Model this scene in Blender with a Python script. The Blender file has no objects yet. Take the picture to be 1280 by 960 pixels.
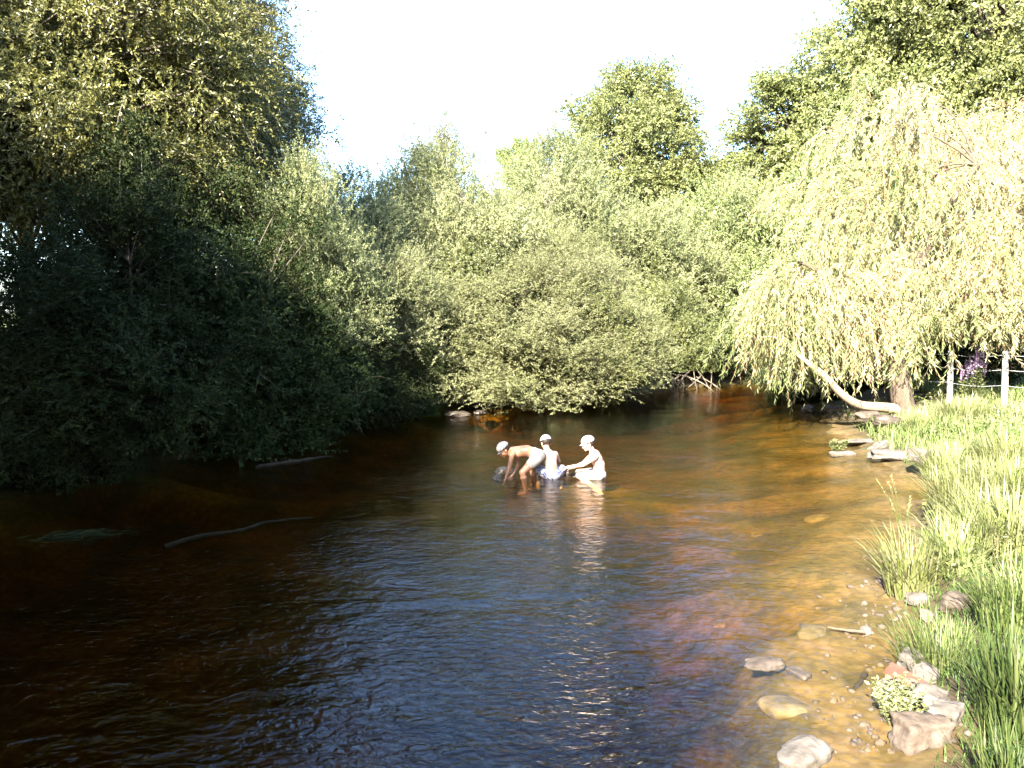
import bpy, bmesh, math, random
import numpy as np
from mathutils import Vector, Matrix, Euler, noise

R = math.radians
sc = bpy.context.scene
COL = sc.collection

# ------------------------------------------------------------------ camera
F = 960.0                      # focal length in pixels of the 1280 px wide photograph
PITCH = math.atan(90 / F)
CAM_Z = 2.5
cam = bpy.data.cameras.new('camera')
cam.sensor_width = 36
cam.lens = 36 * F / 1280
cam.clip_end = 3000
camo = bpy.data.objects.new('camera', cam)
COL.objects.link(camo)
camo.location = (0, 0, CAM_Z)
camo.rotation_euler = (R(90) - PITCH, 0, 0)
sc.camera = camo

# ------------------------------------------------------------------ sky and sun
SUN_H = Vector((-0.45, -0.893)).normalized()
SUN_EL = 34.0
world = bpy.data.worlds.new('World')
sc.world = world
world.use_nodes = True
wnt = world.node_tree
sky = wnt.nodes.new('ShaderNodeTexSky')
sky.sky_type = 'NISHITA'
sky.sun_disc = False
sky.sun_elevation = R(SUN_EL)
sky.sun_rotation = math.atan2(SUN_H.x, SUN_H.y)
wnt.nodes['Background'].inputs[1].default_value = 0.10
sky.dust_density = 1.0
sky.ozone_density = 3.6
wnt.links.new(sky.outputs[0], wnt.nodes['Background'].inputs[0])
sun = bpy.data.lights.new('sun', 'SUN')
sun.energy = 5.0
sun.angle = R(0.5)
sun.color = (1.0, 0.93, 0.80)
suno = bpy.data.objects.new('sun', sun)
COL.objects.link(suno)
sd = Vector((SUN_H.x * math.cos(R(SUN_EL)), SUN_H.y * math.cos(R(SUN_EL)), math.sin(R(SUN_EL))))
suno.rotation_euler = sd.to_track_quat('Z', 'Y').to_euler()
suno.location = sd * 60
sc.view_settings.view_transform = 'Standard'
sc.view_settings.look = 'None'
sc.view_settings.gamma = 1
sc.view_settings.use_curve_mapping = False
sc.view_settings.exposure = 3.6
sc.render.engine = 'CYCLES'
sc.cycles.use_denoising = True
sc.cycles.max_bounces = 8
sc.cycles.diffuse_bounces = 3
sc.cycles.glossy_bounces = 3
sc.cycles.transmission_bounces = 4
sc.cycles.transparent_max_bounces = 8
sc.cycles.caustics_reflective = False
sc.cycles.caustics_refractive = False


# ------------------------------------------------------------------ helpers
def ray(px, py):
    d = Vector(((px - 640) / F, -(py - 480) / F, -1.0))
    d.rotate(camo.rotation_euler)
    return d


def at_z(px, py, z=0.0):
    d = ray(px, py)
    t = (z - CAM_Z) / d.z
    return Vector((d.x * t, d.y * t, z))


def at_y(px, py, y):
    d = ray(px, py)
    t = y / d.y
    return Vector((d.x * t, y, CAM_Z + d.z * t))


def tag(o, label=None, cat=None, group=None, kind=None):
    if label: o['label'] = label
    if cat: o['category'] = cat
    if group: o['group'] = group
    if kind: o['kind'] = kind
    return o


def empty(name, loc, rz=0, label=None, cat=None, group=None, scale=(1, 1, 1)):
    o = bpy.data.objects.new(name, None)
    o.empty_display_size = 0.3
    COL.objects.link(o)
    o.location = loc
    o.rotation_euler = (0, 0, rz)
    o.scale = scale
    return tag(o, label, cat, group)


def link(name, me, mat=None, parent=None):
    o = bpy.data.objects.new(name, me)
    COL.objects.link(o)
    if mat is not None and len(me.materials) == 0:
        for m in (mat if isinstance(mat, (list, tuple)) else [mat]):
            me.materials.append(m)
    if parent is not None:
        o.parent = parent
    return o


def copy_tree(o, parent=None):
    c = o.copy()
    COL.objects.link(c)
    c.parent = parent
    for ch in list(o.children):
        copy_tree(ch, c)
    return c


def np_mesh(name, V, faces, attr=None, smooth=False):
    """faces: list of (n,k) int arrays, one per polygon size; attr = per-face float 'tint'."""
    me = bpy.data.meshes.new(name)
    V = np.asarray(V, dtype=np.float32)
    me.vertices.add(len(V))
    me.vertices.foreach_set('co', V.ravel())
    li = np.concatenate([f.ravel() for f in faces]).astype(np.int32)
    tot = np.concatenate([np.full(len(f), f.shape[1]) for f in faces]).astype(np.int32)
    start = np.concatenate([[0], np.cumsum(tot)[:-1]]).astype(np.int32)
    me.loops.add(len(li))
    me.loops.foreach_set('vertex_index', li)
    me.polygons.add(len(tot))
    me.polygons.foreach_set('loop_start', start)
    me.polygons.foreach_set('loop_total', tot)
    me.polygons.foreach_set('use_smooth', np.full(len(tot), smooth))
    me.update(calc_edges=True)
    if attr is not None:
        a = me.attributes.new('tint', 'FLOAT', 'FACE')
        a.data.foreach_set('value', np.asarray(attr, dtype=np.float32))
    return me


def norm(v):
    return v / np.maximum(np.linalg.norm(v, axis=-1, keepdims=True), 1e-9)


def sstep(a, b, x):
    t = np.clip((x - a) / (b - a), 0, 1)
    return t * t * (3 - 2 * t)


def leaves_mesh(name, P, D, N, L, W, tint, fold=0.25):
    n = len(P)
    S = norm(np.cross(D, N))
    U = np.cross(S, D)
    L = L[:, None]; W = W[:, None]
    V = np.empty((n, 4, 3), dtype=np.float32)
    V[:, 0] = P
    V[:, 1] = P + D * L * 0.45 + S * W * 0.5 + U * W * fold
    V[:, 2] = P + D * L
    V[:, 3] = P + D * L * 0.45 - S * W * 0.5 + U * W * fold
    Fc = np.arange(n * 4).reshape(n, 4)
    return np_mesh(name, V.reshape(-1, 3), [Fc], tint)


class Tubes:
    def __init__(s):
        s.V, s.F, s.n = [], [], 0

    def add(s, pts, radii, sides=5):
        pts = np.asarray(pts, dtype=float)
        k = len(pts)
        T = np.gradient(pts, axis=0)
        T = norm(T)
        ref = np.array([0.31, 0.87, 0.38])
        A = norm(np.cross(T, ref))
        B = np.cross(T, A)
        a = np.linspace(0, 2 * math.pi, sides, endpoint=False)
        rr = np.asarray(radii, dtype=float)[:, None, None]
        ring = pts[:, None] + rr * (np.cos(a)[None, :, None] * A[:, None] + np.sin(a)[None, :, None] * B[:, None])
        s.V.append(ring.reshape(-1, 3))
        i = np.arange(k - 1)[:, None] * sides
        j = np.arange(sides)[None]
        j2 = (j + 1) % sides
        f = np.stack([i + j, i + j2, i + sides + j2, i + sides + j], -1).reshape(-1, 4) + s.n
        s.F.append(f)
        s.n += k * sides

    def build(s, name, mat, parent=None, smooth=True):
        me = np_mesh(name, np.concatenate(s.V), [np.concatenate(s.F)], None, smooth)
        return link(name, me, mat, parent)


def bez(p0, p1, p2, k):
    t = np.linspace(0, 1, k)[:, None]
    return (1 - t) ** 2 * np.asarray(p0, float) + 2 * (1 - t) * t * np.asarray(p1, float) + t ** 2 * np.asarray(p2, float)


# ------------------------------------------------------------------ materials
def new_mat(name):
    m = bpy.data.materials.new(name)
    m.use_nodes = True
    nt = m.node_tree
    nt.nodes.clear()
    out = nt.nodes.new('ShaderNodeOutputMaterial')
    return m, nt, out


def nd(nt, t, **kw):
    n = nt.nodes.new(t)
    for k, v in kw.items():
        setattr(n, k, v)
    return n


def ramp(nt, fac, stops, interp='LINEAR'):
    r = nt.nodes.new('ShaderNodeValToRGB')
    r.color_ramp.interpolation = interp
    while len(r.color_ramp.elements) < len(stops):
        r.color_ramp.elements.new(0.5)
    for e, (p, c) in zip(r.color_ramp.elements, stops):
        e.position = p
        e.color = (c[0], c[1], c[2], 1)
    nt.links.new(fac, r.inputs[0])
    return r.outputs[0]


def leaf_mat(name, stops, transl=0.3, rough=0.45, spec=0.4):
    m, nt, out = new_mat(name)
    a = nd(nt, 'ShaderNodeAttribute', attribute_name='tint')
    col = ramp(nt, a.outputs['Fac'], stops)
    oi = nd(nt, 'ShaderNodeObjectInfo')
    hs = nd(nt, 'ShaderNodeHueSaturation')
    mr = nd(nt, 'ShaderNodeMapRange')
    mr.inputs['To Min'].default_value = 0.8
    mr.inputs['To Max'].default_value = 1.2
    nt.links.new(oi.outputs['Random'], mr.inputs[0])
    nt.links.new(mr.outputs[0], hs.inputs['Value'])
    mh = nd(nt, 'ShaderNodeMapRange')
    mh.inputs['To Min'].default_value = 0.488
    mh.inputs['To Max'].default_value = 0.512
    nt.links.new(oi.outputs['Random'], mh.inputs[0])
    nt.links.new(mh.outputs[0], hs.inputs['Hue'])
    nt.links.new(col, hs.inputs['Color'])
    p = nd(nt, 'ShaderNodeBsdfPrincipled')
    p.inputs['Roughness'].default_value = rough
    p.inputs['Specular IOR Level'].default_value = spec
    nt.links.new(hs.outputs[0], p.inputs['Base Color'])
    t = nd(nt, 'ShaderNodeBsdfTranslucent')
    nt.links.new(hs.outputs[0], t.inputs[0])
    mx = nd(nt, 'ShaderNodeMixShader')
    mx.inputs[0].default_value = transl
    nt.links.new(p.outputs[0], mx.inputs[1])
    nt.links.new(t.outputs[0], mx.inputs[2])
    nt.links.new(mx.outputs[0], out.inputs[0])
    return m


def solid_mat(name, c1, c2, scale=6, rough=0.8, bump=0.0, bscale=None, detail=5, c3=None, spec=0.3, stretch=None):
    m, nt, out = new_mat(name)
    tc = nd(nt, 'ShaderNodeTexCoord')
    src = tc.outputs['Object']
    if stretch:
        mp = nd(nt, 'ShaderNodeMapping')
        mp.inputs['Scale'].default_value = stretch
        nt.links.new(src, mp.inputs[0])
        src = mp.outputs[0]
    n = nd(nt, 'ShaderNodeTexNoise')
    n.inputs['Scale'].default_value = scale
    n.inputs['Detail'].default_value = detail
    n.inputs['Roughness'].default_value = 0.65
    nt.links.new(src, n.inputs['Vector'])
    st = [(0.33, c1), (0.66, c2)] if c3 is None else [(0.32, c1), (0.5, c2), (0.68, c3)]
    col = ramp(nt, n.outputs['Fac'], st)
    p = nd(nt, 'ShaderNodeBsdfPrincipled')
    p.inputs['Roughness'].default_value = rough
    p.inputs['Specular IOR Level'].default_value = spec
    nt.links.new(col, p.inputs['Base Color'])
    if bump:
        n2 = nd(nt, 'ShaderNodeTexNoise')
        n2.inputs['Scale'].default_value = bscale or scale * 3
        n2.inputs['Detail'].default_value = 6
        nt.links.new(src, n2.inputs['Vector'])
        b = nd(nt, 'ShaderNodeBump')
        b.inputs['Strength'].default_value = 0.6
        b.inputs['Distance'].default_value = bump
        nt.links.new(n2.outputs['Fac'], b.inputs['Height'])
        nt.links.new(b.outputs[0], p.inputs['Normal'])
    nt.links.new(p.outputs[0], out.inputs[0])
    return m


M = {}
M['willow_leaf'] = leaf_mat('pale_willow_leaf', [(0.0, (.075, .090, .028)), (.5, (.19, .20, .090)), (.85, (.27, .27, .15)), (1, (.32, .32, .20))], .46, .55, .3)
M['green_leaf'] = leaf_mat('green_shrub_leaf', [(0.0, (.055, .072, .022)), (.55, (.118, .135, .045)), (1, (.18, .185, .075))], .34, .45, .4)
M['dark_leaf'] = leaf_mat('shade_dark_leaf', [(0.0, (.009, .014, .004)), (.6, (.019, .028, .007)), (1, (.052, .058, .017))], .2, .6, .12)  # near-black leaf colour stands in for deep shade on the shrubs
M['olive_leaf'] = leaf_mat('olive_tree_leaf', [(0.0, (.055, .057, .015)), (.55, (.125, .118, .032)), (1, (.20, .185, .065))], .38, .42, .5)
M['oak_leaf'] = leaf_mat('oak_leaf', [(0.0, (.075, .092, .026)), (.55, (.15, .165, .055)), (1, (.225, .225, .10))], .42, .45, .4)
M['weep_leaf'] = leaf_mat('weeping_willow_leaf', [(0.0, (.10, .12, .04)), (.35, (.195, .20, .088)), (.65, (.27, .24, .145)), (1, (.29, .185, .10))], .40, .45, .4)
M['bright_leaf'] = leaf_mat('bright_bank_leaf', [(0.0, (.08, .15, .02)), (1, (.15, .24, .05))], .35, .45, .3)
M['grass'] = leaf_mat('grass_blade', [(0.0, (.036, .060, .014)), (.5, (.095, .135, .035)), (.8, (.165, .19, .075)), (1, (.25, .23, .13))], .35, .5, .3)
M['green_grass'] = leaf_mat('deep_green_grass', [(0.0, (.026, .046, .010)), (.6, (.050, .076, .020)), (1, (.12, .13, .05))], .35, .5, .3)
M['tall_grass'] = leaf_mat('pale_tall_grass', [(0.0, (.095, .125, .030)), (.5, (.165, .185, .065)), (1, (.27, .255, .145))], .35, .5, .3)
M['petal'] = leaf_mat('purple_petal', [(0.0, (.28, .18, .31)), (1, (.45, .34, .46))], .3, .5, .2)
M['bark'] = solid_mat('grey_brown_bark', (.045, .036, .026), (.13, .105, .078), 9, .9, .02, 24, stretch=(1, 1, .3))
M['pale_bark'] = solid_mat('pale_willow_bark', (.12, .088, .058), (.24, .18, .12), 9, .85, .02, 26, stretch=(1, 1, .4))
M['bark_tan'] = solid_mat('tan_willow_bark', (.035, .026, .018), (.09, .065, .044), 9, .9, .03, 22, stretch=(1, 1, .35))
M['twig'] = solid_mat('tan_twig', (.19, .115, .06), (.30, .20, .115), 6, .7)
M['rock'] = solid_mat('pale_river_rock', (.040, .032, .026), (.075, .064, .054), 7, .85, .02, 22, c3=(.125, .11, .096))
M['rock_brown'] = solid_mat('brown_river_rock', (.030, .021, .015), (.058, .043, .032), 7, .8, .02, 22, c3=(.095, .074, .058))
M['rock_bed'] = solid_mat('bed_stone', (.035, .027, .015), (.08, .06, .032), 5, .8, .02, 22, c3=(.13, .10, .065))
M['rock_dark'] = solid_mat('dark_wet_rock', (.025, .02, .016), (.06, .048, .036), 7, .45, .02, 22)
M['brick'] = solid_mat('red_brown_slab', (.065, .024, .015), (.11, .046, .03), 12, .85, .006, 40)
M['post'] = solid_mat('weathered_pale_post', (.16, .15, .13), (.32, .30, .27), 14, .8, .006, 50, stretch=(1, 1, .15))
M['wire'] = solid_mat('galvanised_wire', (.30, .30, .30), (.42, .42, .42), 14, .45)
M['wet_wood'] = solid_mat('wet_driftwood', (.012, .009, .006), (.034, .025, .016), 10, .75, .015, 30, stretch=(.3, 1, 1), spec=.08)
M['moss'] = solid_mat('waterweed', (.02, .05, .012), (.05, .11, .02), 10, .7, .02, 30)


def skin_mat(name, c):
    m, nt, out = new_mat(name)
    p = nd(nt, 'ShaderNodeBsdfPrincipled')
    tc = nd(nt, 'ShaderNodeTexCoord')
    n = nd(nt, 'ShaderNodeTexNoise')
    n.inputs['Scale'].default_value = 9
    nt.links.new(tc.outputs['Object'], n.inputs['Vector'])
    col = ramp(nt, n.outputs['Fac'], [(.3, tuple(x * .86 for x in c)), (.7, tuple(min(1, x * 1.08) for x in c))])
    nt.links.new(col, p.inputs['Base Color'])
    p.inputs['Roughness'].default_value = 0.45
    p.inputs['Subsurface Weight'].default_value = 0.08
    p.inputs['Subsurface Radius'].default_value = (.02, .008, .004)
    nt.links.new(p.outputs[0], out.inputs[0])
    return m


M['skin_tan'] = skin_mat('tanned_skin', (.30, .14, .075))
M['skin_pale'] = skin_mat('pale_skin', (.38, .245, .18))
M['white_cloth'] = solid_mat('white_cloth', (.38, .38, .39), (.45, .45, .46), 20, .85)
M['hair'] = solid_mat('dark_brown_hair', (.010, .006, .004), (.028, .017, .010), 40, .6)
M['eye'] = solid_mat('dark_eye', (.02, .014, .01), (.03, .02, .015), 20, .2)
M['lip'] = solid_mat('lip', (.40, .18, .14), (.45, .21, .17), 20, .5)


def pattern_cloth(name, base, spots, scale):
    m, nt, out = new_mat(name)
    tc = nd(nt, 'ShaderNodeTexCoord')
    n = nd(nt, 'ShaderNodeTexNoise')
    n.inputs['Scale'].default_value = scale
    n.inputs['Detail'].default_value = 2
    n.inputs['Distortion'].default_value = 1.5
    nt.links.new(tc.outputs['Object'], n.inputs['Vector'])
    col = ramp(nt, n.outputs['Fac'], [(.42, spots), (.52, base)])
    p = nd(nt, 'ShaderNodeBsdfPrincipled')
    p.inputs['Roughness'].default_value = 0.8
    nt.links.new(col, p.inputs['Base Color'])
    nt.links.new(p.outputs[0], out.inputs[0])
    return m


M['floral'] = pattern_cloth('blue_white_floral_cloth', (.40, .40, .44), (.025, .035, .14), 15)
M['cream_cloth'] = solid_mat('cream_cloth', (.24, .21, .18), (.30, .27, .235), 20, .85)


def stripe_cloth(name, a, b, k):
    m, nt, out = new_mat(name)
    tc = nd(nt, 'ShaderNodeTexCoord')
    g = nd(nt, 'ShaderNodeTexWave')
    g.wave_type = 'BANDS'
    g.bands_direction = 'X'
    g.inputs['Scale'].default_value = k
    nt.links.new(tc.outputs['Object'], g.inputs['Vector'])
    col = ramp(nt, g.outputs['Fac'], [(.45, a), (.55, b)])
    p = nd(nt, 'ShaderNodeBsdfPrincipled')
    p.inputs['Roughness'].default_value = 0.85
    nt.links.new(col, p.inputs['Base Color'])
    nt.links.new(p.outputs[0], out.inputs[0])
    return m


M['striped'] = stripe_cloth('striped_cap_cloth', (.30, .28, .27), (.085, .065, .07), 14)

# ------------------------------------------------------------------ terrain
YS = np.array([-60, -20, 0, 3, 4.5, 6.7, 7.5, 9, 10.4, 13, 16, 18.5, 21, 23, 24.5, 26, 30, 60.])
XR = np.array([2.0, 1.8, 1.8, 1.9, 2.3, 3.25, 3.8, 4.9, 5.9, 6.3, 7.0, 7.5, 8.6, 11.5, 17, 30, 60, 160.])
YL = np.array([-60, -20, 0, 5, 8, 11.4, 12, 15.5, 19.2, 20.7, 22, 24.4, 26.5, 28.4, 30, 40])
XL = np.array([-9.5, -8.6, -8.2, -8.0, -7.8, -7.4, -6.4, -4.4, -2.3, 0.2, 2.2, 4.2, 7.0, 12.5, 40., 160.])


def vnoise(x, y, s, seed=0):
    """cheap smooth value noise in [-1,1]"""
    r = np.random.RandomState(seed)
    T = r.uniform(-1, 1, (64, 64))
    X = np.asarray(x) * s + 17.3; Y = np.asarray(y) * s + 5.1
    xi = np.floor(X).astype(int); yi = np.floor(Y).astype(int)
    fx = X - xi; fy = Y - yi
    fx = fx * fx * (3 - 2 * fx); fy = fy * fy * (3 - 2 * fy)
    g = lambda a, b: T[a % 64, b % 64]
    return (g(xi, yi) * (1 - fx) * (1 - fy) + g(xi + 1, yi) * fx * (1 - fy) + g(xi, yi + 1) * (1 - fx) * fy + g(xi + 1, yi + 1) * fx * fy)


def ground_z(x, y):
    x = np.asarray(x, dtype=float); y = np.asarray(y, dtype=float)
    xr = np.interp(y, YS, XR); xl = np.interp(y, YL, XL)
    sr = (np.interp(y + .1, YS, XR) - np.interp(y - .1, YS, XR)) / .2
    sl = (np.interp(y + .1, YL, XL) - np.interp(y - .1, YL, XL)) / .2
    wob = .18 * vnoise(x, y, .9, 1) + .10 * vnoise(x, y, 2.3, 2)
    er = (xr - x) / np.sqrt(1 + sr ** 2) + wob
    el = (x - xl) / np.sqrt(1 + sl ** 2) + wob
    e = np.minimum(er, el)
    depth = .10 + (1.05 - .55 * sstep(6, 12, y)) * (1 - .30 * sstep(6, 9.5, el) * sstep(6, 9, y) + .7 * sstep(18, 22, y)) * sstep(0, 2.2 - 1.2 * sstep(19, 22, y), el) * sstep(.4, np.clip(1.7 + (y - 5) * .35, 1.5, 4), er)
    depth = depth * sstep(-.25, 1.3, e) + .0
    bar = np.exp(-(((x - .9) / 1.7) ** 2 + ((y - 11.7) / 1.1) ** 2))
    depth = depth * (1 - bar) + .20 * bar
    # shoal by the right bank, seen through the water
    bank_h = np.where(er < el, .50, .65)
    far = sstep(4, 30, -e)
    land = bank_h * sstep(.15, -1.5, e) + far * .5
    z = np.where(e > 0, -depth, 0) + land
    z += .035 * vnoise(x, y, 1.7, 3) + .02 * vnoise(x, y, 4.3, 4) + np.where(e < -1, .10 * vnoise(x, y, .5, 5), 0)
    return z


gx = np.unique(np.concatenate([np.arange(-400, -40, 30.), np.arange(-40, -12, 1.), np.arange(-12, 14, .14), np.arange(14, 45, 1.), np.arange(45, 421, 25.)]))
gy = np.unique(np.concatenate([np.arange(-300, -30, 30.), np.arange(-30, 2, 1.), np.arange(2, 29, .14), np.arange(29, 70, 1.5), np.arange(70, 700, 30.)]))
X, Y = np.meshgrid(gx, gy)
Z = ground_z(X, Y)
nx, ny = len(gx), len(gy)
idx = np.arange(nx * ny).reshape(ny, nx)
Fq = np.stack([idx[:-1, :-1], idx[:-1, 1:], idx[1:, 1:], idx[1:, :-1]], -1).reshape(-1, 4)
gme = np_mesh('ground', np.stack([X, Y, Z], -1).reshape(-1, 3), [Fq], None, True)


def ground_material():
    m, nt, out = new_mat('riverbed_and_bank_soil')
    g = nd(nt, 'ShaderNodeNewGeometry')
    sx = nd(nt, 'ShaderNodeSeparateXYZ')
    nt.links.new(g.outputs['Position'], sx.inputs[0])
    n1 = nd(nt, 'ShaderNodeTexNoise'); n1.inputs['Scale'].default_value = 1.1; n1.inputs['Detail'].default_value = 6; n1.inputs['Roughness'].default_value = .7
    nt.links.new(g.outputs['Position'], n1.inputs['Vector'])
    bed = ramp(nt, n1.outputs['Fac'], [(.30, (.022, .018, .006)), (.45, (.052, .040, .014)), (.55, (.092, .062, .021)), (.66, (.135, .088, .046)), (.8, (.042, .036, .012))])
    vo = nd(nt, 'ShaderNodeTexVoronoi'); vo.inputs['Scale'].default_value = 13; vo.inputs['Randomness'].default_value = 1
    nt.links.new(g.outputs['Position'], vo.inputs['Vector'])
    peb = ramp(nt, vo.outputs['Distance'], [(.0, (1.1, 1.08, 1.05)), (.4, (.98, .95, .92)), (.65, (.65, .62, .6))])
    mixb = nd(nt, 'ShaderNodeMix', data_type='RGBA', blend_type='MULTIPLY'); mixb.inputs[0].default_value = .8
    nt.links.new(bed, mixb.inputs[6]); nt.links.new(peb, mixb.inputs[7])
    n2 = nd(nt, 'ShaderNodeTexNoise'); n2.inputs['Scale'].default_value = 3.5; n2.inputs['Detail'].default_value = 6
    nt.links.new(g.outputs['Position'], n2.inputs['Vector'])
    soil = ramp(nt, n2.outputs['Fac'], [(.3, (.022, .016, .010)), (.5, (.045, .033, .02)), (.7, (.04, .055, .016))])
    mr = nd(nt, 'ShaderNodeMapRange'); mr.inputs[1].default_value = -.03; mr.inputs[2].default_value = .12
    nt.links.new(sx.outputs['Z'], mr.inputs[0])
    mx = nd(nt, 'ShaderNodeMix', data_type='RGBA')
    nt.links.new(mr.outputs[0], mx.inputs[0]); nt.links.new(mixb.outputs[2], mx.inputs[6]); nt.links.new(soil, mx.inputs[7])
    # meadow further up the banks
    n3 = nd(nt, 'ShaderNodeTexNoise'); n3.inputs['Scale'].default_value = .7; n3.inputs['Detail'].default_value = 8
    nt.links.new(g.outputs['Position'], n3.inputs['Vector'])
    mead = ramp(nt, n3.outputs['Fac'], [(.3, (.07, .09, .025)), (.55, (.13, .14, .04)), (.75, (.20, .18, .07))])
    mr2 = nd(nt, 'ShaderNodeMapRange'); mr2.inputs[1].default_value = .62; mr2.inputs[2].default_value = .95
    nt.links.new(sx.outputs['Z'], mr2.inputs[0])
    mx2 = nd(nt, 'ShaderNodeMix', data_type='RGBA')
    nt.links.new(mr2.outputs[0], mx2.inputs[0]); nt.links.new(mx.outputs[2], mx2.inputs[6]); nt.links.new(mead, mx2.inputs[7])
    p = nd(nt, 'ShaderNodeBsdfPrincipled'); p.inputs['Roughness'].default_value = .9; p.inputs['Specular IOR Level'].default_value = .15
    nt.links.new(mx2.outputs[2], p.inputs['Base Color'])
    b = nd(nt, 'ShaderNodeBump'); b.inputs['Distance'].default_value = .04; b.inputs['Strength'].default_value = .7
    nt.links.new(n2.outputs['Fac'], b.inputs['Height']); nt.links.new(b.outputs[0], p.inputs['Normal'])
    nt.links.new(p.outputs[0], out.inputs[0])
    return m


tag(link('ground', gme, ground_material()), kind='structure')


# ------------------------------------------------------------------ water
def water_material():
    m, nt, out = new_mat('tea_brown_river_water')
    g = nd(nt, 'ShaderNodeNewGeometry')
    mp = nd(nt, 'ShaderNodeMapping'); mp.inputs['Rotation'].default_value = (0, 0, R(12)); mp.inputs['Scale'].default_value = (1.0, 1.55, 1)
    nt.links.new(g.outputs['Position'], mp.inputs[0])

    def noise_h(scale, det, dist, rough=.5):
        n = nd(nt, 'ShaderNodeTexNoise'); n.inputs['Scale'].default_value = scale; n.inputs['Detail'].default_value = det
        n.inputs['Distortion'].default_value = dist; n.inputs['Roughness'].default_value = rough
        nt.links.new(mp.outputs[0], n.inputs['Vector'])
        return n.outputs['Fac']
    big = noise_h(.9, 2, .6)
    mid = noise_h(2.6, 3, 1.0)
    fine = noise_h(10.5, 3, .8)
    patch = nd(nt, 'ShaderNodeTexNoise'); patch.inputs['Scale'].default_value = .33; patch.inputs['Detail'].default_value = 2
    nt.links.new(g.outputs['Position'], patch.inputs['Vector'])
    pm = nd(nt, 'ShaderNodeMapRange'); pm.inputs[1].default_value = .38; pm.inputs[2].default_value = .66; pm.inputs[3].default_value = .35; pm.inputs[4].default_value = 1.25
    nt.links.new(patch.outputs['Fac'], pm.inputs[0])

    def mth(op, a, b):
        n = nd(nt, 'ShaderNodeMath', operation=op)
        for i, v in enumerate((a, b)):
            if isinstance(v, (int, float)): n.inputs[i].default_value = v
            else: nt.links.new(v, n.inputs[i])
        return n.outputs[0]
    h = mth('ADD', mth('ADD', mth('MULTIPLY', big, .045), mth('MULTIPLY', mid, .022)), mth('MULTIPLY', mth('MULTIPLY', fine  , .021), pm.outputs[0]))
    # rings spreading from the three bathers
    for cx, cy in ((.0, 11.6), (.55, 11.7), (1.2, 11.6)):
        ds = nd(nt, 'ShaderNodeVectorMath', operation='DISTANCE'); ds.inputs[1].default_value = (cx, cy, 0)
        nt.links.new(g.outputs['Position'], ds.inputs[0])
        rg = mth('MULTIPLY', mth('SINE', mth('MULTIPLY', ds.outputs['Value'], 26.0), 0), mth('POWER', 2.718, mth('MULTIPLY', ds.outputs['Value'], -1.1)))
        h = mth('ADD', h, mth('MULTIPLY', rg, .010))
    # calmer upstream, livelier in the near riffle
    sx = nd(nt, 'ShaderNodeSeparateXYZ'); nt.links.new(g.outputs['Position'], sx.inputs[0])
    cal = nd(nt, 'ShaderNodeMapRange'); cal.inputs[1].default_value = 4.5; cal.inputs[2].default_value = 10; cal.inputs[3].default_value = .9; cal.inputs[4].default_value = .42
    nt.links.new(sx.outputs['Y'], cal.inputs[0])
    h = mth('MULTIPLY', h, cal.outputs[0])
    b = nd(nt, 'ShaderNodeBump'); b.inputs['Distance'].default_value = 1.0; b.inputs['Strength'].default_value = 1.0
    nt.links.new(h, b.inputs['Height'])
    # one and the same air-to-water reflectance for both sides of the surface
    fr = nd(nt, 'ShaderNodeFresnel')
    io = nd(nt, 'ShaderNodeMapRange'); io.inputs[3].default_value = 1.333; io.inputs[4].default_value = 1 / 1.333
    nt.links.new(g.outputs['Backfacing'], io.inputs[0]); nt.links.new(io.outputs[0], fr.inputs['IOR'])
    nt.links.new(b.outputs[0], fr.inputs['Normal'])
    gl = nd(nt, 'ShaderNodeBsdfGlossy'); gl.inputs['Roughness'].default_value = .03
    nt.links.new(b.outputs[0], gl.inputs['Normal'])
    tr = nd(nt, 'ShaderNodeBsdfTransparent'); tr.inputs[0].default_value = (.97, .95, .90, 1)
    mx = nd(nt, 'ShaderNodeMixShader')
    nt.links.new(fr.outputs[0], mx.inputs[0]); nt.links.new(tr.outputs[0], mx.inputs[1]); nt.links.new(gl.outputs[0], mx.inputs[2])
    nt.links.new(mx.outputs[0], out.inputs[0])
    va = nd(nt, 'ShaderNodeVolumeAbsorption'); va.inputs['Color'].default_value = (.80, .68, .20, 1); va.inputs['Density'].default_value = 2.3
    nt.links.new(va.outputs[0], out.inputs['Volume'])
    return m


bm = bmesh.new()
bmesh.ops.create_cube(bm, size=1)
for v in bm.verts: v.co = Vector((v.co.x * 110 + 8, v.co.y * 110 + 5, v.co.z * 1.3 - .65))
for f in bm.faces: f.smooth = False
wme = bpy.data.meshes.new('water'); bm.to_mesh(wme); bm.free()
tag(link('water', wme, water_material()), kind='structure')


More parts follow.
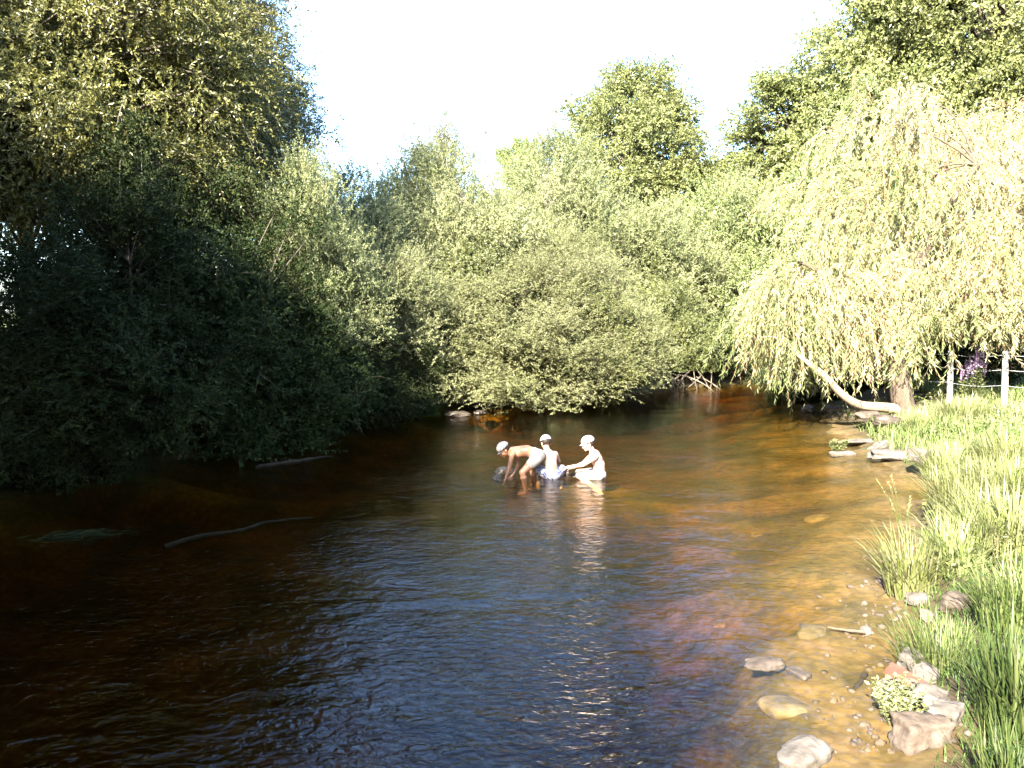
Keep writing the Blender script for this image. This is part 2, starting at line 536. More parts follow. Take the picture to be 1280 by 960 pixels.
# ------------------------------------------------------------------ plants
def foliage_points(rs, env, ncl, clr, ntw, nlf, L, W, up, twl, zmin=0.2, flat=1.0, shell=(.62, 1.0), droop=.0, spread=.75, lump=.18, nout=1.0):
    """cluster centres, then twigs, then leaves along every twig"""
    env = np.asarray(env, float)
    w = (env[:, 3] * env[:, 4] * env[:, 5]) ** (2 / 3)
    C, O = [], []
    while len(C) < ncl:
        e = env[rs.choice(len(env), p=w / w.sum())]
        d = norm(rs.normal(size=3))
        lumpf = 1 + lump * math.sin(3.1 * d[0] + 5 * e[0]) * math.sin(3.7 * d[1] + 2) + lump * .7 * math.sin(6.3 * d[2] + 4.1 * d[0] + e[1])
        r = rs.uniform(*shell) * lumpf
        c = e[:3] + d * r * e[3:]
        if c[2] < zmin: continue
        # inside another lobe: keep few
        ins = False
        for e2 in env:
            if e2 is not e and (((c - e2[:3]) / e2[3:]) ** 2).sum() < .45: ins = True
        if ins and rs.rand() < .8: continue
        C.append(c); O.append(norm((c - e[:3]) / e[3:] ** 1.0))
    C = np.array(C); O = np.array(O)
    ct = rs.uniform(-.12, .12, ncl)
    ti = np.repeat(np.arange(ncl), ntw)
    nt_ = len(ti)
    tb = C[ti] + rs.normal(size=(nt_, 3)) * clr * np.array([.55, .55, .5 * flat])
    td = norm(O[ti] * .55 + np.array([0, 0, up]) + rs.normal(size=(nt_, 3)) * spread * np.array([1, 1, flat]))
    tl = twl * rs.uniform(.55, 1.35, nt_)
    li = np.repeat(np.arange(nt_), nlf)
    n = len(li)
    t = np.tile(np.linspace(.08, 1, nlf), nt_) + rs.uniform(-.04, .04, n)
    T = td[li]
    P = tb[li] + T * (tl[li] * t)[:, None] + np.array([0, 0, -1.]) * (droop * tl[li] * t * t)[:, None]
    P[:, 2] = np.maximum(P[:, 2], .03 + .05 * rs.rand(n))
    rnd = rs.normal(size=(n, 3))
    side = norm(np.cross(T, rnd))
    D = norm(T * .75 + side * .75 + np.array([0, 0, -.15]))
    N = norm(rs.normal(size=(n, 3)) * .8 + O[ti][li] * nout + np.array([0, 0, .6]))
    LL = L * rs.uniform(.7, 1.25, n) * (1 - .25 * t)
    tint = np.clip(.45 + ct[ti][li] + rs.normal(size=n) * .14 + .12 * (t - .5), 0, 1)
    tw = (tb, td, tl, droop)
    return (P, D, N, LL, W * LL / L, tint), C, tw


def woody(rs, C, base_r, h, stems, mat, parent, tw=None, ntwig=250, name='trunk', lean=(0, 0), fork=.35, every=1, trunk_top=.75):
    tb = Tubes()
    top = np.array([lean[0], lean[1], h * trunk_top])
    if stems == 1:
        mid = np.array([lean[0] * .3 + .15 * rs.randn(), lean[1] * .3 + .15 * rs.randn(), h * trunk_top * .5])
        line = bez((0, 0, -.3), mid, top, 12)
        tb.add(line, np.linspace(base_r * 1.1, base_r * .25, 12) + np.array([base_r * .35] + [0] * 11), 9)
        lines = [line]
    else:
        lines = []
        tb.add([(0, 0, -.4), (0, 0, -.1), (0, 0, .06)], [.30, .27, .20], 9)
        for s in range(stems):
            a = 2 * math.pi * (s + rs.rand() * .6) / stems
            rr = rs.uniform(.25, .5) * h * .5
            end = np.array([math.cos(a) * rr, math.sin(a) * rr, h * rs.uniform(.55, .85)])
            b = np.array([math.cos(a) * .18, math.sin(a) * .18, -.2])
            line = bez(b, (end[0] * .35, end[1] * .35, end[2] * .6), end, 9)
            tb.add(line, np.linspace(base_r, base_r * .25, 9), 6)
            lines.append(line)
    for c in C[::every]:
        best, bd = None, 1e9
        for ln in lines:
            ok = ln[(ln[:, 2] < max(c[2] - .15 * abs(c[2]), h * .12)) & (ln[:, 2] > min(h * fork * .4, .5))]
            if len(ok) == 0: ok = ln[2:4]
            dd = np.linalg.norm(ok - c, axis=1) + .5 * np.abs(c[2] - ok[:, 2] - .35 * np.linalg.norm(ok[:, :2] - c[:2], axis=1))
            k = dd.argmin()
            if dd[k] < bd: bd, best = dd[k], ok[k]
        m = best * .5 + c * .5 + np.array([0, 0, .12 * bd]) + rs.normal(size=3) * .06 * bd
        br = base_r * min(.34, .07 + .05 * bd)
        tb.add(bez(best, m, c, 6), np.linspace(br, br * .25, 6), 4)
    if tw is not None:
        b, d, l, dr = tw
        for k in rs.choice(len(b), min(ntwig, len(b)), replace=False):
            s = np.linspace(0, .95, 3)[:, None]
            pts = b[k] + d[k] * l[k] * s + np.array([0, 0, -1.]) * dr * l[k] * s * s
            if pts[:, 2].min() < .03: continue
            tb.add(pts, [.008, .006, .003], 3)
    return tb.build(name, mat, parent)


def plant(name, seed, leaf, bark, env, ncl, clr, ntw, nlf, L, W, up, twl, h, base_r, stems=1, wood='trunk', crown='crown', ntwig=300, fork=.35, lean=(0, 0), every=1, trunk_top=.75, **kw):
    rs = np.random.RandomState(seed)
    o = empty(name, (0, 0, 0))
    A, C, tw = foliage_points(rs, env, ncl, clr, ntw, nlf, L, W, up, twl, **kw)
    link(crown, leaves_mesh(crown, *A), leaf, o)
    woody(rs, C, base_r, h, stems, bark, o, tw, ntwig, wood, lean, fork, every, trunk_top)
    return o


used = {}


def put(key, proto, px, y, label, cat, group=None, rz=0, s=(1, 1, 1), x=None, dz=0):
    if key in used:
        o = copy_tree(proto)
    else:
        o = proto
        used[key] = 1
    X_ = at_y(px, 400, y).x if x is None else x
    z = max(float(ground_z(X_, y)), -.25)
    o.location = (X_, y, z + dz)
    o.rotation_euler = (0, 0, rz)
    o.scale = s
    tag(o, label, cat, group)
    return o


# --- willow bushes: three shapes, about 6 m across and 6 m high at scale 1
def bush_env(k):
    return [
        [[0, 0, 2.6, 2.5, 2.4, 2.7], [1.5, -.5, 1.7, 1.6, 1.7, 1.6], [-1.4, .3, 2.0, 1.7, 1.7, 1.9], [.2, -1.4, 1.3, 1.9, 1.5, 1.4]],
        [[.3, .2, 3.0, 2.2, 2.2, 2.9], [-1.6, -.6, 1.6, 1.7, 1.6, 1.6], [1.7, 0, 2.2, 1.6, 1.7, 1.7], [0, 1.3, 1.4, 1.8, 1.5, 1.4]],
        [[-.4, 0, 2.3, 2.5, 2.3, 2.2], [1.2, .4, 2.7, 2.0, 1.9, 2.6], [.4, -1.5, 1.4, 2.0, 1.5, 1.4], [-1.5, 1, 1.5, 1.6, 1.6, 1.5]]][k]


WB = [plant('willow_bush', 11 + k, M['willow_leaf'], M['bark'], bush_env(k), 220, .58, 62, 22, .092, .032, .5, .60, 5.0, .08, stems=7, wood='stems', crown='foliage', ntwig=500, droop=.1, lump=.22, spread=.6) for k in range(3)]
GB = [plant('leafy_shrub', 31 + k, M['green_leaf'], M['bark'], bush_env(2 - k), 200, .55, 46, 14, .11, .055, .25, .5, 5.0, .07, stems=6, wood='stems', crown='foliage', ntwig=300, droop=.2, lump=.2) for k in range(2)]
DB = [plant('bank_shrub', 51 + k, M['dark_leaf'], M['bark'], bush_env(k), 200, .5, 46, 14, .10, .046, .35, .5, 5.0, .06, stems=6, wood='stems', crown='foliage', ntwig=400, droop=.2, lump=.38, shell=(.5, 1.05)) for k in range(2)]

mass = 'pale willow bushes massed along the far left bank'
for k, px, y, rz, s, lab in [
    (0, 640, 21.0, .3, (1.0, 1.0, .66), 'pale olive willow bush bulging lowest over the water behind the bathers'),
    (1, 735, 23.2, 2.1, (.75, .75, .68), 'pale willow bush with whitish sprays right of the bathers at the water line'),
    (2, 478, 19.2, 4.0, (.70, .70, .74), 'sunlit willow bush with upright pale sprays between dark bank shrubs and bulging bush'),
    (1, 375, 17.0, 5.2, (.62, .62, .80), 'willow bush with sunlit sprays on top standing in front of the dark left trees'),
    (1, 440, 21.2, 1.0, (.9, .85, .88), 'willow bush with tall pale sprays between the dark left trees and the tall left-end bush'),
    (2, 470, 24.0, 1.2, (1.0, .95, 1.08), 'tall willow bush at the left end of the pale mass, beside the tall left trees'),
    (0, 575, 25.5, 2.8, (1.12, 1.1, 1.20), 'tallest pale willow bush, below the thin willow treetop'),
    (1, 690, 27.5, .9, (1.15, 1.1, 1.22), 'broad pale willow bush rising behind the bathers in the middle of the mass'),
    (2, 800, 29.5, 3.6, (1.2, 1.1, 1.16), 'pale willow bush sloping down below the large oak'),
    (0, 885, 31.0, 5.5, (1.0, 1.0, 1.16), 'pale willow bush between the oak and the dark gap at the river bend'),
]:
    put('wb%d' % k, WB[k], px, y, lab, 'bush', mass, rz, s)
put('gb0', GB[0], 560, 22.3, 'mid green leafy shrub filling the mass behind the bright green bank tuft', 'shrub', 'green shrubs on the far bank', .4, (.85, .8, .78))
put('gb1', GB[1], 825, 26.3, 'low green shrub over the bare roots at the river bend', 'shrub', 'green shrubs on the far bank', 2.2, (.62, .62, .55))
put('gb0', GB[0], 945, 30.5, 'mid green shrub rising over the dark river bend beside the weeping willow', 'shrub', 'green shrubs on the far bank', 1.9, (1.0, 1.0, 1.38))
put('gb1', GB[1], 1040, 31.5, 'green shrub mostly hidden behind the left lobe of the weeping willow', 'shrub', 'green shrubs on the far bank', 3.9, (1.1, 1.1, 1.3))
put('gb1', GB[1], 730, 21.6, 'green shrub trailing into the water just right of the bathers', 'shrub', 'green shrubs on the far bank', 5.0, (.62, .55, .5))
put('gb0', GB[0], 1120, 28.5, 'green shrub in shade behind the trunk of the weeping willow', 'shrub', 'green shrubs on the far bank', .9, (.9, .9, .8))
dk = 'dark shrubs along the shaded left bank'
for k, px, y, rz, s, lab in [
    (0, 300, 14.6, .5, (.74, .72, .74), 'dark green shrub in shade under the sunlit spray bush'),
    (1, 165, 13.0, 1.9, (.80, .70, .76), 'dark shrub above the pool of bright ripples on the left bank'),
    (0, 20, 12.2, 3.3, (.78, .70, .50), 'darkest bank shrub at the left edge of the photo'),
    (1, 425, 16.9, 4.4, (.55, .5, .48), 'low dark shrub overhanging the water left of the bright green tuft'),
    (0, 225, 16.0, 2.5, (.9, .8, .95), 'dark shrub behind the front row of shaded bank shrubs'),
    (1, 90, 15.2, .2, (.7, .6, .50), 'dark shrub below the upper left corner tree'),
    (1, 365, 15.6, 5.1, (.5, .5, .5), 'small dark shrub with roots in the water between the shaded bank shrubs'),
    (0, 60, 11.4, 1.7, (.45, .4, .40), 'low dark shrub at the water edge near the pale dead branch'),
    (1, 935, 28.6, .7, (.8, .6, .62), 'dark overhanging shrub added to darken the river bend above the blackest water'),  # dark foliage added in place of the shade at the bend
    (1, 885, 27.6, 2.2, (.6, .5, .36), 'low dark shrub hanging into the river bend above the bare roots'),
    (1, 1005, 22.6, 4.1, (.5, .45, .40), 'dark shrub added to darken the hollow beneath the weeping willow, left of its trunk'),  # dark shrubs from here to the far lobe added to blacken the hollow
    (0, 1095, 21.6, .3, (.6, .5, .48), 'dark shrub added to darken the hollow directly behind the willow trunk'),
    (1, 1210, 20.4, 5.6, (.6, .5, .48), 'dark shrub added to darken the gap behind the fence posts'),
    (0, 1020, 28.0, 2.7, (.8, .6, .6), 'dark shrub added to darken the gap behind the hanging left lobe of the weeping willow'),
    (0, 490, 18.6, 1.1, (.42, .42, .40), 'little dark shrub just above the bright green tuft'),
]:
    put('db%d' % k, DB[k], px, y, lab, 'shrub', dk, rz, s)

# --- trees of the left bank
TA = plant('leafy_tree', 71, M['olive_leaf'], M['bark'], [[0, 0, 8.2, 4.0, 4.0, 4.0], [2.3, -1.2, 6.4, 2.6, 2.6, 2.4], [-2.2, -1.2, 6.2, 2.5, 2.5, 2.4], [.3, 1.8, 6.5, 2.8, 2.5, 2.8], [.5, -2.2, 5.0, 2.5, 1.6, 1.8]],
           420, .75, 60, 19, .095, .038, .1, .7, 10.5, .20, ntwig=900, droop=.35, lump=.2, shell=(.45, 1.0), every=1)
TB = plant('leafy_tree', 72, M['olive_leaf'], M['bark'], [[0, 0, 8.8, 3.0, 3.0, 3.8], [1.6, -.6, 6.6, 2.2, 2.2, 2.4], [-1.5, .5, 6.3, 2.2, 2.2, 2.3]],
           220, .7, 48, 18, .10, .036, .25, .7, 10.5, .17, ntwig=900, droop=.3, lump=.25, shell=(.4, 1.0))
lt = 'trees of the shaded left bank'
put('ta', TA, 40, 17.0, 'tall olive tree at the upper left corner, dark below and sunlit on top', 'tree', lt, .3, (1.05, 1.05, 1.05))
put('tb', TB, 205, 20.0, 'olive tree with sunlit golden crown standing between its two neighbours on the left bank', 'tree', lt, 1.4, (1.1, 1.1, 1.08))
put('tb', TB, 300, 24.5, 'slender tree with sky showing through its crown above the willow bushes', 'tree', lt, 3.2, (.72, .72, 1.0))
# left row shades near water; right and rear trees added, unseen, to block skylight
for i, (x, y, rz, s) in enumerate([(-9.4, 7.6, 2.0, .66), (-8.8, 3.0, 4.1, .78), (-8.6, -2.0, 1.0, .88), (-8.6, -7.0, 5.3, .98), (-8.6, -12.0, 3.0, .90), (9.5, -1.0, 1.7, .95), (8.0, -7.0, .7, 1.05), (3.5, -15.0, 2.7, 1.15), (-.5, -19.0, 4.7, .9), (13.0, 4.0, 3.3, .9), (-14.8, 7.2, 5.0, 1.03)]):
    put('ta', TA, 0, y, 'unseen tree beside or behind the viewer, casting the near shade or added to block skylight', 'tree', 'bank trees beside the viewer', rz, (s, s, s), x=x)


# --- far trees
OAK = plant('oak_tree', 81, M['oak_leaf'], M['bark'], [[0, 0, 9.5, 4.2, 4.2, 4.6], [-2.6, -.8, 7.5, 2.6, 2.6, 2.0], [2.6, -.6, 7.8, 2.9, 2.7, 2.5], [.4, -2, 7.0, 3.4, 2.4, 2.6], [.3, 0, 12.0, 3.0, 3.0, 2.6]],
            260, .8, 52, 11, .17, .10, .05, .75, 12, .32, ntwig=500, flat=.6, droop=.15, lump=.16, shell=(.55, 1.0))
far = 'tall broadleaf trees beyond the bushes'
put('oak', OAK, 790, 44, 'large oak with layered crown standing alone against the white sky', 'tree', far, .5, (1.0, 1.0, 1.02))
put('oak', OAK, 655, 52, 'small distant treetop peeping over the bushes left of the large oak', 'tree', far, 2.5, (.55, .55, .86))
put('oak', OAK, 985, 43, 'broadleaf tree stepping down toward the sky gap, left of the tallest right trees', 'tree', far, 3.6, (1.05, 1.05, .95))
put('oak', OAK, 1112, 38, 'tall broadleaf tree rising out of the top of the photo right of the sky gap', 'tree', far, 4.9, (1.05, 1.05, 1.32))
put('oak', OAK, 1235, 35, 'tall dark broadleaf tree behind the top of the weeping willow', 'tree', far, 1.3, (1.2, 1.2, 1.36))
put('oak', OAK, 880, 56, 'distant low treetop between the large oak and the right trees', 'tree', far, 5.9, (.7, .7, .62))
put('tb', TB, 558, 35, 'thin pale willow treetop poking above the middle of the bush mass', 'tree', None, .4, (.66, .66, .83))

# --- weeping willow
def weeping_willow():
    rs = np.random.RandomState(5)
    base = at_z(1138, 512, .45)
    base.z = float(ground_z(base.x, base.y))
    o = empty('weeping_willow', base, 0, 'large pale weeping willow leaning over the right bank, strands hanging to the water', 'tree')
    B = np.array(base)
    env = np.array([
        [12.0, 19.5, 5.0, 4.8, 3.6, 3.5], [7.9, 18.0, 2.9, 2.0, 1.8, 1.15], [9.4, 17.8, 4.2, 2.6, 2.2, 2.1],
        [13.2, 17.2, 4.0, 3.2, 2.4, 2.6], [7.0, 18.6, 2.6, 1.2, 1.2, .8], [15.0, 18.2, 5.6, 3.0, 3.0, 2.8], [10.6, 16.9, 3.2, 2.0, 1.4, 1.5], [8.9, 17.0, 2.6, 1.6, 1.2, 1.2], [12.5, 16.6, 2.8, 2.4, 1.2, 1.5], [10.0, 16.5, 3.0, 1.9, 1.0, 1.2], [6.5, 16.8, 2.6, 1.1, .8, .75], [9.7, 16.3, 2.3, 1.4, .7, .9]])
    wts = np.array([9, 3.4, 5, 5, 1.6, 4, 3.2, 2.0, 3.4, 4.0, 3.2, 2.6]); wts = wts / wts.sum()
    ns = 7500
    ei = rs.choice(len(env), ns, p=wts)
    d = norm(rs.normal(size=(ns, 3)) * np.array([1, 1, .75]) + np.array([0, -.25, .45]))
    r = rs.uniform(.55, 1.02, ns) * (1 + .16 * np.sin(4 * d[:, 0] + ei) * np.sin(5 * d[:, 1]))
    na = 230
    A_ = env[ei[:na], :3] + d[:na] * r[:na, None] * env[ei[:na], 3:]
    ai = rs.randint(0, na, ns)
    S = A_[ai] + rs.normal(size=(ns, 3)) * np.array([.27, .27, .2])
    d = d[ai]
    out = norm(d * np.array([1, 1, .3]) + rs.normal(size=(ns, 3)) * .35)
    Ls = rs.uniform(.35, 1.7, ns)
    gz = np.maximum(ground_z(S[:, 0], S[:, 1]), 0)
    arch = rs.uniform(.2, .8, ns)
    nl = 40
    kk = 8
    tt = np.linspace(0, 1, kk)

    def strand(i, t):
        t = np.asarray(t)[:, None]
        h = out[i] * arch[i] * (1 - (1 - t) ** 2) * 1.0
        v = np.array([0, 0, 1.]) * (.28 * arch[i] * np.sin(np.minimum(t * 4, math.pi)) - Ls[i] * t ** 1.5)
        return S[i] + h + v
    P, D, ti = [], [], []
    tub = Tubes()
    sway = rs.normal(size=(ns, 3)) * np.array([.28, .2, .08])
    for i in range(ns):
        low = .5 + .8 * rs.rand() if S[i, 0] < 7.2 else .95 + .6 * rs.rand() if S[i, 0] < 8.4 else (1.15 + .5 * rs.rand() if S[i, 0] < 9.1 else 1.9 + .5 * rs.rand())
        room = S[i, 2] - low
        if room < .25: continue
        Ls[i] = min(Ls[i], room)
        t = np.linspace(.02, 1, nl)
        p = strand(i, t) + sway[i] * (t ** 2)[:, None]
        dd = np.gradient(p, axis=0)
        P.append(p); D.append(norm(dd)); ti.append(np.full(nl, i))
        if i % 2 == 0:
            p2 = strand(i, tt) + sway[i] * (tt ** 2)[:, None]
            tub.add(p2, np.linspace(.009, .003, kk), 3)
    P = np.concatenate(P); T = np.concatenate(D); ti = np.concatenate(ti)
    n = len(P)
    side = norm(np.cross(T, rs.normal(size=(n, 3))))
    Dl = norm(T * .8 + side * .7 + np.array([0, 0, -.25]))
    N = norm(rs.normal(size=(n, 3)) * .8 + np.array([-.3, -.7, .5]))
    LL = rs.uniform(.09, .15, n)
    pinkish = .22 * np.sin(S[:, 0] * .9 + 1.0) * np.sin(S[:, 2] * 1.3 + S[:, 1]) + np.interp(S[:, 0], [8.5, 11.5], [-.10, .20]) + (rs.normal(size=na) * .17)[ai]
    stint = .42 + pinkish + rs.normal(size=ns) * .10
    tint = np.clip(stint[ti] + rs.normal(size=n) * .13, 0, 1)
    P -= B
    link('crown', leaves_mesh('crown', P, Dl, N, LL, LL * .17, tint), M['weep_leaf'], o)
    for v in tub.V: v -= B
    tub.build('hanging_twigs', M['twig'], o)
    # trunk, limbs, and the low limb that dips to the water before rising
    tr = Tubes()
    tr.add(bez((0.02, 0, -.4), (-.45, 0, .6), (-.1, .2, 2.2), 10), np.linspace(.25, .15, 10), 10)
    tr.add(bez((-.1, .2, 2.2), (.3, .6, 3.4), (1.6, .8, 5.2), 8), np.linspace(.17, .06, 8), 7)
    tr.add(bez((-.28, .05, 1.0), (.6, .5, 2.2), (2.6, .8, 3.2), 8), np.linspace(.15, .05, 8), 7)
    tr.add(bez((-.2, .1, 1.4), (-1.2, .3, 2.6), (-2.2, .5, 3.1), 8), np.linspace(.11, .04, 8), 6)
    ends = [np.array(q) for q in ((1.6, .8, 5.2), (2.6, .8, 3.2), (-2.2, .5, 3.1), (-.1, .2, 2.2))]
    for i in range(0, ns, 420):
        c = S[i] - B
        k = np.argmin([np.linalg.norm(q - c) for q in ends])
        q = ends[k]
        ln = np.linalg.norm(c - q)
        tr.add(bez(q, (q + c) / 2 + np.array([0, 0, .25 * ln]), c, 7), np.linspace(.03, .006, 7), 4)
    tr.build('trunk', M['bark_tan'], o)
    lo = Tubes()
    p = [np.array(at_y(a, b, y)) - B for a, b, y in ((1140, 514, base.y), (1105, 509, base.y - .1), (1075, 508, base.y - .25), (1052, 494, base.y - .35), (1030, 468, base.y - .5), (1012, 455, base.y - .4), (1000, 446, base.y - .3), (990, 440, base.y - .2))]
    p = np.array(p)
    q = np.array([np.interp(np.linspace(0, 7, 29), range(8), p[:, j]) for j in range(3)]).T
    for _ in range(3): q[1:-1] = (q[:-2] + 2 * q[1:-1] + q[2:]) / 4
    lo.add(q, np.interp(np.arange(29), [0, 8, 18, 28], [.12, .095, .06, .018]), 8)
    for f, e in ((22, (-.3, .3, .8)), (24, (-.7, .3, .4)), (20, (.3, .6, .9))):
        lo.add(bez(q[f], q[f] + np.array(e) * .5 + np.array([0, 0, .3]), q[f] + np.array(e), 6), np.linspace(.035, .008, 6), 4)
    lo.build('low_limb', M['pale_bark'], o)
    return o


weeping_willow()


# ------------------------------------------------------------------ grass and bank plants
def blades(rs, base, hgt, wid, lean, az, tint, curl=.6):
    """tapered bent blades, two quads and a tip triangle each"""
    n = len(base)
    ld = np.stack([np.cos(az), np.sin(az), np.zeros(n)], -1)
    sd_ = np.stack([-np.sin(az), np.cos(az), np.zeros(n)], -1)
    rows = []
    for t, wf in ((0, .8), (.4, 1.0), (.75, .65)):
        c = base + ld * (lean * hgt * (t ** 1.8))[:, None] + np.array([0, 0, 1.]) * (hgt * (t - curl * lean * t * t * .6))[:, None]
        rows.append(c - sd_ * (wid * wf / 2)[:, None]); rows.append(c + sd_ * (wid * wf / 2)[:, None])
    t = 1.0
    rows.append(base + ld * (lean * hgt)[:, None] + np.array([0, 0, 1.]) * (hgt * (t - curl * lean * .6))[:, None])
    V = np.stack(rows, 1).reshape(-1, 3)
    k = np.arange(n)[:, None] * 7
    Q = np.concatenate([k + np.array([[0, 1, 3, 2]]), k + np.array([[2, 3, 5, 4]])])
    T = k + np.array([[4, 5, 6]])
    return np_mesh('blades', V, [Q, T], np.concatenate([tint, tint, tint]))


def bank_e(x, y):
    xr = np.interp(y, YS, XR)
    sr = (np.interp(y + .1, YS, XR) - np.interp(y - .1, YS, XR)) / .2
    return (x - xr) / np.sqrt(1 + sr ** 2)


rs = np.random.RandomState(3)
n = 150000
y = 3.2 + 21 * rs.rand(n) ** 1.5
x = np.interp(y, YS, XR) + rs.rand(n) ** 1.2 * (3.0 + .35 * y) - .1
e = bank_e(x, y); z = ground_z(x, y)
dens = .5 + .5 * vnoise(x, y, .8, 21) + .25 * vnoise(x, y, 2.2, 22)
keep = (z > .03) & (rs.rand(n) < np.clip(dens + .25, .10, 1) * sstep(.05, .9, e)) & (x < .70 * y + 2.5) & ~((y > 15.5) & (x < 10.2))
x, y, z, e = x[keep], y[keep], z[keep], e[keep]
n = len(x)
tuft = np.clip(.5 + .6 * vnoise(x, y, 1.4, 23), 0, 1)
hgt = (.45 + .55 * sstep(5.5, 9, y)) * (.10 + .30 * tuft * rs.rand(n) + .10 * rs.rand(n)) * (1 + .35 * sstep(8.5, 12, y))
az = rs.uniform(0, 2 * math.pi, n)
tint = np.clip(.35 + .25 * vnoise(x, y, 1.1, 24) + rs.normal(size=n) * .16 + .58 * sstep(6.0, 11, y) - .24, 0, 1)  # near blades coloured darker in place of shade on the bank
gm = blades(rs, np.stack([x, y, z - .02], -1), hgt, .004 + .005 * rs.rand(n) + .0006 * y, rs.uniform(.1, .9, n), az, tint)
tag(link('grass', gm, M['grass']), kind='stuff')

# low leafy weeds between the grasses
n = 26000
y = 4 + 16 * rs.rand(n) ** 1.3
x = np.interp(y, YS, XR) + rs.rand(n) * (2.5 + .3 * y)
z = ground_z(x, y)
keep = (z > .06) & (vnoise(x, y, 1.2, 31) > .05) & (x < .70 * y + 2.5)
x, y, z = x[keep], y[keep], z[keep]
n = len(x)
P = np.stack([x, y, z + rs.uniform(.01, .28, n)], -1)
D = norm(rs.normal(size=(n, 3)) * np.array([1, 1, .4]))
N = norm(rs.normal(size=(n, 3)) * .5 + np.array([0, 0, 1.]))
LL = rs.uniform(.04, .09, n)
tag(link('bank_weeds', leaves_mesh('bank_weeds', P, D, N, LL, LL * .5, np.clip(.4 + rs.normal(size=n) * .2, 0, 1)), M['green_leaf']), kind='stuff')


def tuft_mesh(seed, n, rad, h, wid, lean=(.15, 1.0)):
    rs = np.random.RandomState(seed)
    a = rs.uniform(0, 2 * math.pi, n)
    r = rad * np.sqrt(rs.rand(n))
    base = np.stack([np.cos(a) * r, np.sin(a) * r, np.full(n, -.04)], -1)
    az = a + rs.normal(size=n) * .7
    ln = rs.uniform(*lean, n) * (.4 + .6 * r / rad)
    return blades(rs, base, h * rs.uniform(.45, 1.15, n), wid * rs.uniform(.6, 1.2, n), ln, az, np.clip(.5 + rs.normal(size=n) * .24, 0, 1))


TUFT = [tuft_mesh(1, 420, .20, .62, .013), tuft_mesh(2, 700, .26, .38, .007), tuft_mesh(3, 260, .22, .85, .016, (.1, .8)), tuft_mesh(4, 900, .45, .70, .014)]
for mname, tm in zip(('tall_grass', 'grass', 'green_grass', 'tall_grass'), TUFT):
    tm.materials.append(M[mname])
tg = 'grass tufts along the right bank'
for k, px, py, zz, s, lab in [
    (0, 1138, 738, .08, 1.0, 'arching pale grass tuft hanging over the water above the small white stone'),
    (0, 1196, 722, .2, .95, 'grass tuft just behind the arching tuft at the water edge'),
    (1, 1180, 812, .16, 1.05, 'round yellow green tuft above the pile of rocks'),
    (2, 1275, 872, .35, .85, 'tall green grass clump with long blades at the right edge of the photo'),
    (2, 1268, 965, .32, .55, 'coarse grass clump in the bottom right corner'),
    (1, 1290, 760, .45, 1.3, 'shaded soft grass tuft by the right edge above the tall clump'),
    (3, 1215, 640, .25, .9, 'lush pale grass clump at the bend of the right bank'),
    (3, 1262, 690, .4, .85, 'lush grass clump right of the arching tuft'),
    (3, 1190, 575, .35, .85, 'bright yellow green grass clump beside the flat bank rocks'),
    (3, 1205, 528, .55, .75, 'brightest tall grass clump in front of the fence posts'),
    (3, 1262, 565, .55, .85, 'tall pale grass clump below the nearer fence post'),
    (3, 1160, 530, .5, .7, 'grass clump at the foot of the weeping willow'),
    (3, 1255, 615, .45, .85, 'tall yellow green clump between the fence and the lush bank clump'),
]:
    p = at_z(px, py, zz)
    o = link('grass_tuft', TUFT[k])
    o.location = (p.x, p.y, max(float(ground_z(p.x, p.y)), -.02))
    o.rotation_euler = (0, 0, rs.uniform(0, 6))
    o.scale = (s, s, s)
    tag(o, lab, 'grass tuft', tg)

# bright green tuft on the shaded left bank
p = at_z(525, 516, .05)
o = link('grass_tuft', tuft_mesh(9, 900, .45, .5, .014), M['bright_leaf'])
o.location = (p.x, p.y + .3, max(float(ground_z(p.x, p.y + .3)), 0))
tag(o, 'small bright green tuft at the water edge of the dark left bank', 'grass tuft')

# tall reed-like stalks with seed heads
p = at_z(1132, 700, .1)
o = empty('seeding_grass', (p.x, p.y, float(ground_z(p.x, p.y))), 0, 'few tall seeding grass stalks leaning over the water by the arching tuft', 'grass')
tb = Tubes(); P, D = [], []
for i in range(6):
    a = rs.uniform(2.2, 4.2); l = rs.uniform(.6, .95)
    e_ = np.array([math.cos(a) * .35 * rs.rand(), math.sin(a) * .2, l])
    ln = bez((rs.normal() * .04, rs.normal() * .04, -.05), (e_[0] * .2, e_[1] * .2, l * .6), e_, 8)
    tb.add(ln, np.linspace(.004, .002, 8), 4)
    for t in np.linspace(.78, 1, 22):
        P.append(ln[0] * 0 + np.array([np.interp(t * 7, range(8), ln[:, j]) for j in range(3)])); D.append(norm(np.array([rs.normal() * .4, rs.normal() * .4, .8])))
tb.build('stalk', M['tall_grass'], o)
P = np.array(P); D = np.array(D)
link('seed_head', leaves_mesh('seed_head', P, D, norm(rs.normal(size=P.shape)), np.full(len(P), .028), np.full(len(P), .006), np.full(len(P), .8)), M['tall_grass'], o)


